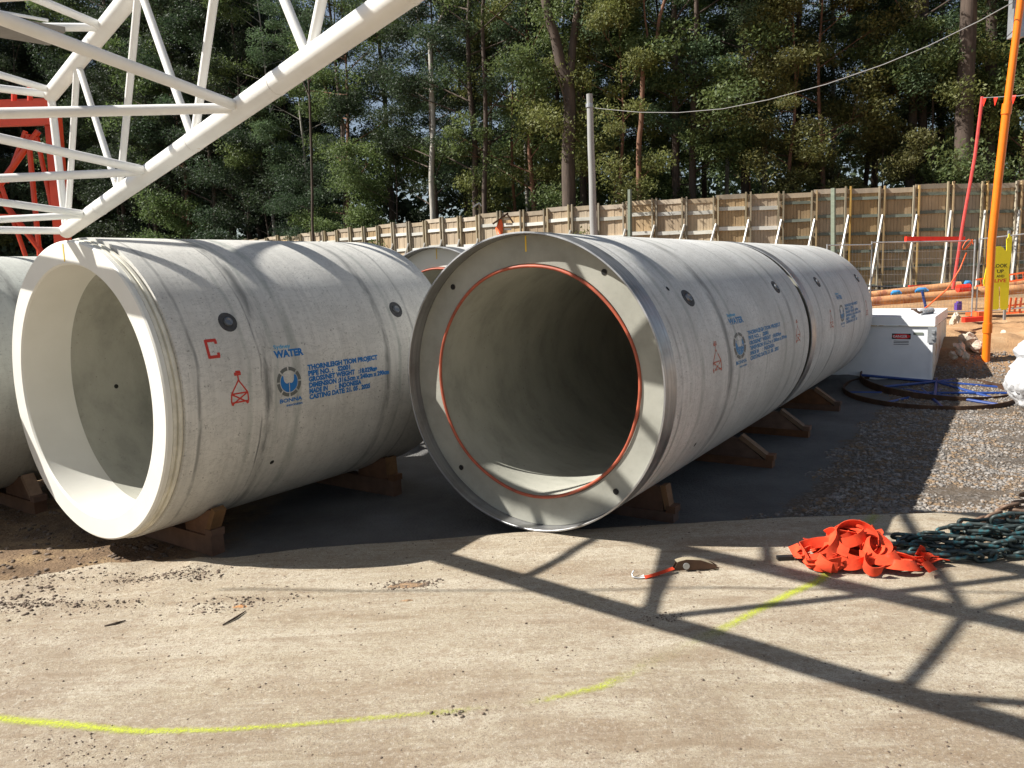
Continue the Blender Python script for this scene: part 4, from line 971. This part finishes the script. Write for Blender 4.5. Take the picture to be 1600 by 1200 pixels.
# ------------------------------------------------------------------ steel rings with blue bracing
def ring_thing(c, R1, tilt, az, label, hgt=.2):
    o = empty('steel_ring', c, az, label, 'steel ring', 'rusty steel rings braced with blue tubes'); o.rotation_euler = (tilt[0], tilt[1], az)
    m = MB(); N = 64; vs = []
    for k in range(N):
        a = 6.283185*k/N
        for (q, z) in ((R1, 0), (R1, hgt), (R1-.02, hgt), (R1-.02, 0)): vs.append((q*math.cos(a), q*math.sin(a), z))
    m.add(vs, [(k*4+i, k*4+(i+1) % 4, ((k+1) % N)*4+(i+1) % 4, ((k+1) % N)*4+i) for k in range(N) for i in range(4)]); m.build('ring_band', M['rust'], o, smooth=30)
    for k in range(4):
        a = k*math.pi/4+.3; m = MB(); m.tube([Vector((math.cos(a), math.sin(a), 0))*(R1-.02)+Vector((0, 0, hgt*.55)), -Vector((math.cos(a), math.sin(a), 0))*(R1-.02)+Vector((0, 0, hgt*.55+.01*k))], .028, 8); m.build('blue_brace', M['bluep'], o, smooth=40)
    return o
ring_thing(aty(1448, 612, 14.7)+Vector((0, 0, -.16)), 1.50, (.05, -.02), 0.2, 'large rusty steel ring with blue braces lying nearest the gravel', .22)
ring_thing(aty(1462, 603, 15.4)+Vector((0, 0, .0)), 1.42, (.09, -.05), 0.75, 'upper rusty steel ring with blue braces leaning on the first ring', .14)
ring_thing(aty(1520, 592, 15.9)+Vector((0, 0, -.05)), 0.92, (.05, -.06), 0.4, 'smaller steel ring with blue braces at the right of the ring pile', .14)
# white wrapped bundle at right edge
# cabinet trims
for z in (.35, .75, 1.12): cbx('hinge', (-CW+.4, -.02, z), (.12, .03, .04), M['galv'])
for xx_ in (-.03, -CW+.03): cbx('corner_trim', (xx_, -.008, .66), (.05, .018, 1.08), M['boxwhite'])
cbx('lid_lip', (-CW/2, -.03, 1.238), (CW+.04, .02, .02), M['boxside'])
def bundle():
    import bmesh
    c = Vector(atz(1622, 640, -.02)); bm = bmesh.new(); bmesh.ops.create_icosphere(bm, subdivisions=5, radius=1)
    for v in bm.verts:
        q = v.co; z = q.z; r = .46+.10*nz(q.x*2, q.y*2, q.z*2)
        waist = 1-.22*math.exp(-((z-.35)/.16)**2)
        fold = .11*abs(nz(q.x*5, q.y*5, q.z*2.5+4))-.09*abs(nz(q.x*9, q.y*9, q.z*6))+.03*nz(q.x*18, q.y*18, q.z*14)
        v.co = Vector((q.x*(r*waist+fold), q.y*(r*waist+fold), max(-.62, z*.68+.03*nz(q.x*4, q.y*4, 1))))
    me = bpy.data.meshes.new('wrapped_bundle'); bm.to_mesh(me); bm.free(); me.materials.append(M['wrap']); smooth_(me, True)
    o = bpy.data.objects.new('wrapped_bundle', me); col.objects.link(o); o.location = c+Vector((.02, 0, .6)); tag(o, 'crumpled white plastic wrapped bundle at the right edge', 'bundle')
bundle()
# rocks
def rock(px, py, y, s, i, label, sq=.6):
    import bmesh
    bm = bmesh.new(); bmesh.ops.create_icosphere(bm, subdivisions=3, radius=1)
    for v in bm.verts:
        q = v.co.copy(); k = .75+.5*nz(q.x*1.3+i, q.y*1.3, q.z*1.3)+.12*nz(q.x*4+i, q.y*4, q.z*4); v.co = Vector((round(q.x*2.2)/2.2*.5+q.x*.5, round(q.y*2.2)/2.2*.5+q.y*.5, q.z*sq))*k*s
    me = bpy.data.meshes.new('rock'); bm.to_mesh(me); bm.free(); me.materials.append(M['rock'])
    o = bpy.data.objects.new('rock', me); col.objects.link(o); c = aty(px, py, y); o.location = (c.x, c.y, max(c.z, terr(c.x, c.y)+.02)); o.rotation_euler = (i, i*.3, i*2); tag(o, label, 'rock', 'rocks by the foot of the orange pole')
for i, (px, py, y, s, l) in enumerate([(1515, 535, 16.6, .26, 'largest pale rock left of the foot of the orange pole'), (1500, 545, 16.4, .18, 'pale flat rock at the left end of the rock pile'), (1490, 556, 16.2, .14, 'small rock touching the corner of the white cabinet'),
                                       (1528, 541, 16.4, .16, 'brown rock just beside the orange pole foot'), (1510, 556, 16., .1, 'small low rock in front of the pile'), (1492, 498, 19.6, .2, 'grey boulder under the fence behind the cabinet'), (1568, 520, 18.5, .08, 'lone small white stone right of the orange pole')]):
    rock(px, py, y, s, i+1., l)
# ochre pipes and clutter behind the fence
def long_pipe(a, b, r, mat, label, y0, y1, cat='pipe', g='ochre pipes stacked behind the mesh fence'):
    A = aty(*a, y0); B = aty(*b, y1); o = empty('steel_pipe', A, 0, label, cat, g); m = MB(); m.tube([Vector(), B-A], r, 14, caps=True); m.build('barrel', mat, o, smooth=40)
    m = MB(); d = (B-A).normalized(); m.tube([-d*.01, d*.12], r+.015, 14); m.build('end_ring', M['rust'], o, smooth=40); return o
long_pipe((1330, 474), (1640, 448), .14, M['logpipe'], 'lower muddy ochre pipe behind the mesh fence', 23, 22.6)
long_pipe((1340, 464), (1500, 446), .13, M['logpipe'], 'upper muddy ochre pipe behind the mesh fence', 24, 23.8)
long_pipe((1500, 458), (1660, 432), .13, M['logpipe'], 'ochre pipe passing behind the yellow figure sign', 24, 23.6)
m = MB(); m.beam(aty(1420, 449, 24.5), aty(1478, 447, 24.5), .1, .12); o = m.build('red_beam', M['redbar']); tag(o, 'short red beam lying on the ochre pipes', 'beam')
m = MB(); a = aty(1496, 451, 22.4); m.tube([a, a+Vector((.35, 0, .02))], .11, 12); o = m.build('red_pipe_end', M['redbar'], smooth=40); tag(o, 'bright red pipe end between fence posts', 'pipe')
for i, (u, v, w, l) in enumerate([(1400, 459, .3, 'flat blue cap on the ochre pipes, left one'), (1440, 455, .38, 'blue bracket on the ochre pipes, middle one'), (1512, 444, .2, 'small blue cap by the fence post')]):
    m = MB(); c = aty(u, v, 22.6); m.tube([c-Vector((w/2, 0, 0)), c-Vector((w/4, 0, -.04)), c+Vector((w/4, 0, .04)), c+Vector((w/2, 0, 0))], [.03, .07, .07, .03], 10); o = m.build('blue_plastic_piece', M['bluecap'], smooth=True); tag(o, l, 'plastic piece', 'blue plastic pieces')
m = MB(); m.tube([aty(1441, 455, 22.5), aty(1447, 482, 22.5)], .04, 8); o = m.build('blue_post', M['bluep']); tag(o, 'short dark blue post under the blue bracket', 'post')
m = MB(); c = aty(1497, 479, 21.4); m.box(c, (.14, .14, .2)); m.box(c+Vector((.02, 0, .12)), (.10, .10, .05)); o = m.build('purple_box', M['purple']); tag(o, 'small purple box on the ground behind the fence', 'box')
m = MB(); m.beam(aty(1505, 500, 19.8), aty(1535, 498, 19.8), .16, .12); o = m.build('red_fence_foot', M['redbar']); tag(o, 'red fence foot beside the orange pole', 'fence foot')
m = MB(); m.tube([aty(1340, 446, 26), aty(1470, 452, 26)], .03, 5); m.tube([aty(1340, 453, 26), aty(1440, 457, 26)], .04, 5); m.beam(aty(1345, 459, 25.6), aty(1410, 462, 25.6), .3, .15); o = m.build('dark_hoses', M['rope']); tag(o, 'dark hoses and steel lying at the foot of the hoarding', 'hose')
# orange plastic net strips right of the sign
nt = empty('orange_netting', aty(1580, 490, 20.6), 0, 'orange plastic safety netting strung on the fence at the right', 'netting'); NL = Vector(nt.location)
for (u0, v0, u1, v1) in [(1525, 437, 1640, 420), (1525, 447, 1640, 431), (1575, 478, 1640, 470), (1570, 490, 1640, 484)]:
    m = MB(); m.beam(aty(u0, v0, 20.8)-NL, aty(u1, v1, 20.3)-NL, .02, .045); m.build('strip', M['orange2'], nt)
for u in range(1532, 1640, 11):
    m = MB(); m.beam(aty(u, 437-(u-1525)*.15, 20.75)-NL, aty(u+2, 447-(u-1525)*.14, 20.75)-NL, .015, .03); m.build('strip', M['orange2'], nt)
for u in (1580, 1588, 1596): m = MB(); m.beam(aty(u, 465, 20.6)-NL, aty(u-3, 488, 20.6)-NL, .02, .05); m.build('strip', M['orange2'], nt)
# bird-house like object on the hoarding
bh = empty('orange_sack', aty(783, 372, 33), 0, 'orange sack hanging under a small rusty board roof at the hoarding', 'sack'); BL = Vector(bh.location)
def bhp(u, v, y=33): return aty(u, v, y)-BL
m = MB(); m.tube([bhp(781, 366), bhp(780, 358), bhp(782, 350), bhp(782, 343)], [.12, .17, .12, .05], 10); m.build('sack_body', M['orange2'], bh, smooth=True)
m = MB(); m.beam(bhp(770, 350), bhp(794, 333), .4, .05); m.beam(bhp(792, 334), bhp(802, 348), .4, .05); m.build('roof_board', M['rust'], bh)
for (u, v) in ((792, 342), (795, 350), (793, 358)): m = MB(); m.beam(bhp(u-5, v), bhp(u+6, v), .1, .09); m.build('shelf_board', M['rail_w'], bh)
sl = empty('small_post_lamp', aty(750, 372, 35), 0, 'small lamp on a thin post above the hoarding', 'lamp'); SL = Vector(sl.location)
m = MB(); m.tube([Vector(), aty(749, 318, 35)-SL], .05, 6); m.build('post', M['post'], sl)
m = MB(); m.beam(aty(738, 324, 35)-SL, aty(749, 317, 35)-SL, .25, .05); m.beam(aty(749, 317, 35)-SL, aty(752, 322, 35)-SL, .2, .05); m.build('hood', M['galv'], sl)

# ------------------------------------------------------------------ webbing pile
def web_pile():
    rs = random.Random(3); o = empty('webbing_sling', (2.95, 6.18, slabz(2.95, 6.18)), 0, 'tangled heap of bright orange lifting webbing on the slab', 'webbing')
    def hh(x, y): return .26*math.exp(-((x+.12)/.40)**2-((y-.02)/.24)**2)
    for k in range(54):
        cx = rs.gauss(-.08, .25); cy = rs.gauss(-.02, .11); R1 = rs.uniform(.06, .17); a0 = rs.random()*6.28; sp = rs.uniform(2.0, 4.6); n = 22
        el = rs.uniform(.45, 1.); tw = rs.uniform(-1.5, 1.5); up0 = rs.random()*1.2; ph = rs.random()*6.28; pts = []; nm = []
        for i in range(n):
            u = i/(n-1); a = a0+sp*u; x = cx+R1*math.cos(a)*1.2; y = cy+R1*math.sin(a)*el
            x = max(-.56, min(.42, x)); z = .03+hh(x, y)*(.55+.45*math.sin(k*1.3))+.05*(1+math.sin(ph+u*5))*.5
            pts.append(Vector((x, y, max(.02, z))))
            out = Vector((math.cos(a), math.sin(a), 0)); q = up0+tw*u
            nm.append(out*math.cos(q)+Vector((0, 0, 1))*math.sin(q)*1.)
        for i in range(n):                                            # keep the strap off the slab
            pts[i].z = max(pts[i].z, .012+.04*abs(math.cos(up0+tw*i/(n-1))))
        m = MB(); m.ribbon(pts, nm, .088, .005); m.build('strap_fold', M['webbing'], o, smooth=30)
    pts = []; nm = []
    for i in range(24):
        u = i/23; pts.append(Vector((.10+.48*u, -.12-.05*math.sin(u*5)-.08*u, .045+.09*(1-u)**2+.02*math.sin(u*9)))); nm.append(Vector((0, .5+.3*math.sin(u*6), 1)))
    m = MB(); m.ribbon(pts, nm, .075, .006); m.ribbon([p+Vector((-.05, .07, .004)) for p in pts], nm, .075, .006); m.build('strap_tail', M['webbing'], o, smooth=30)
    m = MB(); m.box((-.66, .12, .02), (.14, .05, .03)); m.build('label_tag', M['black'], o)
web_pile()
# ------------------------------------------------------------------ chains
def link_mesh(mat):
    m = MB(); pts = []; a, b = .055, .036; n = 7
    for i in range(n): t = -math.pi/2+math.pi*i/(n-1); pts.append((a+b*math.cos(t), b*math.sin(t), 0))
    for i in range(n): t = math.pi/2+math.pi*i/(n-1); pts.append((-a+b*math.cos(t), b*math.sin(t), 0))
    m.tube(pts, .0165, 7, closed=True); me = bpy.data.meshes.new('link'); me.from_pydata(m.v, [], m.f); me.materials.append(mat); smooth_(me, True); return me
def chain(name_label, mat, origin, rows, seed):
    rs = random.Random(seed); o = empty('steel_chain', origin, 0, name_label, 'chain'); me = link_mesh(mat); OL = Vector(origin)
    for (a, b, amp, zbase) in rows:
        A = Vector(a); B = Vector(b); L = (B-A).length; n = int(L*1.16/.138); ph = rs.random()*6; prev = None
        side = Vector((-(B-A).y, (B-A).x, 0)).normalized()
        P = []
        for i in range(n+1):
            u = i/n; w = A.lerp(B, u)+side*(amp*math.sin(u*L*5.5+ph)+rs.gauss(0, .008)); w.z = slabz(w.x, w.y)+zbase*1.35+.025*abs(math.sin(u*13+ph))+rs.gauss(0, .006); P.append(w)
        for i in range(n):
            d = P[i+1]-P[i]; c = (P[i]+P[i+1])/2; l = bpy.data.objects.new('link', me); col.objects.link(l); l.parent = o
            q = d.to_track_quat('X', 'Z').to_matrix() @ Matrix.Rotation((.75 if i % 2 else -.75)+rs.gauss(0, .25), 3, 'X')
            l.location = c-OL; l.rotation_euler = q.to_euler()
    return o
z0 = 0.
chain('heap of dark teal steel chain to the right of the orange webbing', M['chain_teal'], (4., 6.2, 0),
      [((3.2, 6.15, 0), (4.9, 6.05, 0), .05, .03), ((3.3, 6.32, 0), (4.9, 6.2, 0), .06, .035), ((3.35, 6.5, 0), (4.95, 6.38, 0), .05, .04), ((3.5, 6.25, 0), (4.9, 6.12, 0), .05, .085), ((3.55, 6.42, 0), (4.95, 6.3, 0), .05, .095),
       ((3.75, 6.33, 0), (4.9, 6.22, 0), .05, .14), ((3.95, 6.5, 0), (4.95, 6.5, 0), .06, .10), ((3.2, 6.42, 0), (3.7, 6.5, 0), .06, .03), ((4.1, 6.36, 0), (4.95, 6.36, 0), .05, .19)], 4)
chain('rusty brown steel chain heaped behind the teal chain', M['chain_rust'], (4.6, 6.8, 0),
      [((4.0, 6.72, 0), (5.2, 6.75, 0), .06, .035), ((4.1, 6.85, 0), (5.2, 6.9, 0), .06, .04), ((4.3, 6.75, 0), (5.25, 6.78, 0), .06, .10), ((4.5, 6.85, 0), (5.3, 6.85, 0), .05, .15), ((4.72, 6.85, 0), (5.3, 6.9, 0), .05, .21), ((4.8, 6.9, 0), (5.3, 6.95, 0), .04, .27)], 9)
# ------------------------------------------------------------------ ratchet strap
rs0 = Vector((1.3, 6.13, slabz(1.3, 6.13))); rs_ = empty('ratchet_strap', rs0, 0, 'small ratchet strap with an orange tail and wire hook on the slab', 'ratchet strap')
m = MB(); P = [Vector((-.27+.26*u/8, -.12+.10*(u/8)**1.3, .012+.03*(u/8))) for u in range(9)]; m.ribbon(P, [Vector((0, -.4, 1))]*9, .032, .006); m.build('orange_tail', M['webbing'], rs_)
m = MB(); m.tube([(-.27, -.12, .012), (-.33, -.125, .012), (-.365, -.105, .015), (-.365, -.07, .03), (-.345, -.045, .045)], .006, 6); m.tube([(-.27, -.12, .012), (-.30, -.10, .012), (-.27, -.085, .016)], .006, 6); m.build('wire_hook', M['galv'], rs_, smooth=True)
m = MB(); poly = [(-.01, .0), (.03, .075), (.10, .095), (.22, .085), (.33, .045), (.38, .012), (.25, .005), (.10, .002)]
for yo in (.0, .055):
    n = len(poly); m.add([(x, yo+yy, z+.01) for yy in (-.003, .003) for (x, z) in poly], [tuple(range(n)), tuple(range(2*n-1, n-1, -1))]+[(i, (i+1) % n, n+(i+1) % n, n+i) for i in range(n)])
m.build('ratchet_frame', M['rust'], rs_)
m = MB(); m.tube([(.10, -.01, .05), (.10, .07, .05)], .028, 12); m.build('spindle', M['galv'], rs_, smooth=40)
m = MB(); P = [Vector((.02+.36*u/12, .028+.01*math.sin(u), .085+.03*math.sin(u/12*3.1)-.085*(u/12)**2)) for u in range(13)]; m.ribbon(P, [Vector((0, -.3, 1))]*13, .042, .004); m.build('worn_webbing', M['post'], rs_)
# raised dark slivers added in place of cracks and gouges in the slab
for (a, b, l) in [((163, 976), (196, 967), 'thin dark sliver in place of a crack in the slab at the left'), ((348, 975), (384, 955), 'dark sliver in place of a gouge in the slab below the left pipe')]:
    A = atz(*a); B = atz(*b); A.z = slabz(A.x, A.y)+.006; B.z = slabz(B.x, B.y)+.008; m = MB(); m.tube([A, A.lerp(B, .5)+Vector((.01, -.01, .004)), B], [.005, .009, .004], 5); o = m.build('crack_sliver', M['bark_d']); tag(o, l, 'crack_sliver')
# soil patches
def patch(px, py, rx, ry, c, label):
    p0 = atz(px, py); n = 26; v = [(p0.x, p0.y, slabz(p0.x, p0.y)+.012)]; f = []
    for ring in (.5, 1.):
        for k in range(n):
            a = 6.283*k/n; q = ring*(.8+.5*nz(math.cos(a)*1.5+px, math.sin(a)*1.5, py)); x = p0.x+rx*q*math.cos(a); y = p0.y+ry*q*math.sin(a); v.append((x, y, slabz(x, y)+(.007 if ring < 1 else .0012)))
    for k in range(n): k2 = (k+1) % n; f += [(0, 1+k, 1+k2), (1+k, 1+n+k, 1+n+k2, 1+k2)]
    me = bpy.data.meshes.new('soil_patch'); me.from_pydata(v, [], f); me.materials.append(c); smooth_(me, True); o = bpy.data.objects.new('soil_patch', me); col.objects.link(o); o['kind'] = 'stuff'; o['label'] = label
soil = simple('brown_soil_crumb', (.27, .175, .10), .95, var=.5, sc=40, bump=.01); osoil = simple('orange_soil_crumb', (.45, .22, .09), .95, var=.4, sc=40, bump=.01)
patch(640, 915, .20, .07, soil, 'patch of brown soil on the slab below the gap between the pipes'); patch(375, 947, .07, .03, osoil, 'orange soil smear on the slab at the left'); patch(637, 938, .06, .02, soil, 'small soil smear below the brown patch')
bpy.context.view_layer.update()
for o in list(bpy.data.objects):
    if o.type == 'MESH' and o.parent is None and 'label' not in o.keys() and o.get('kind') != 'structure': print('NOLABEL', o.name)
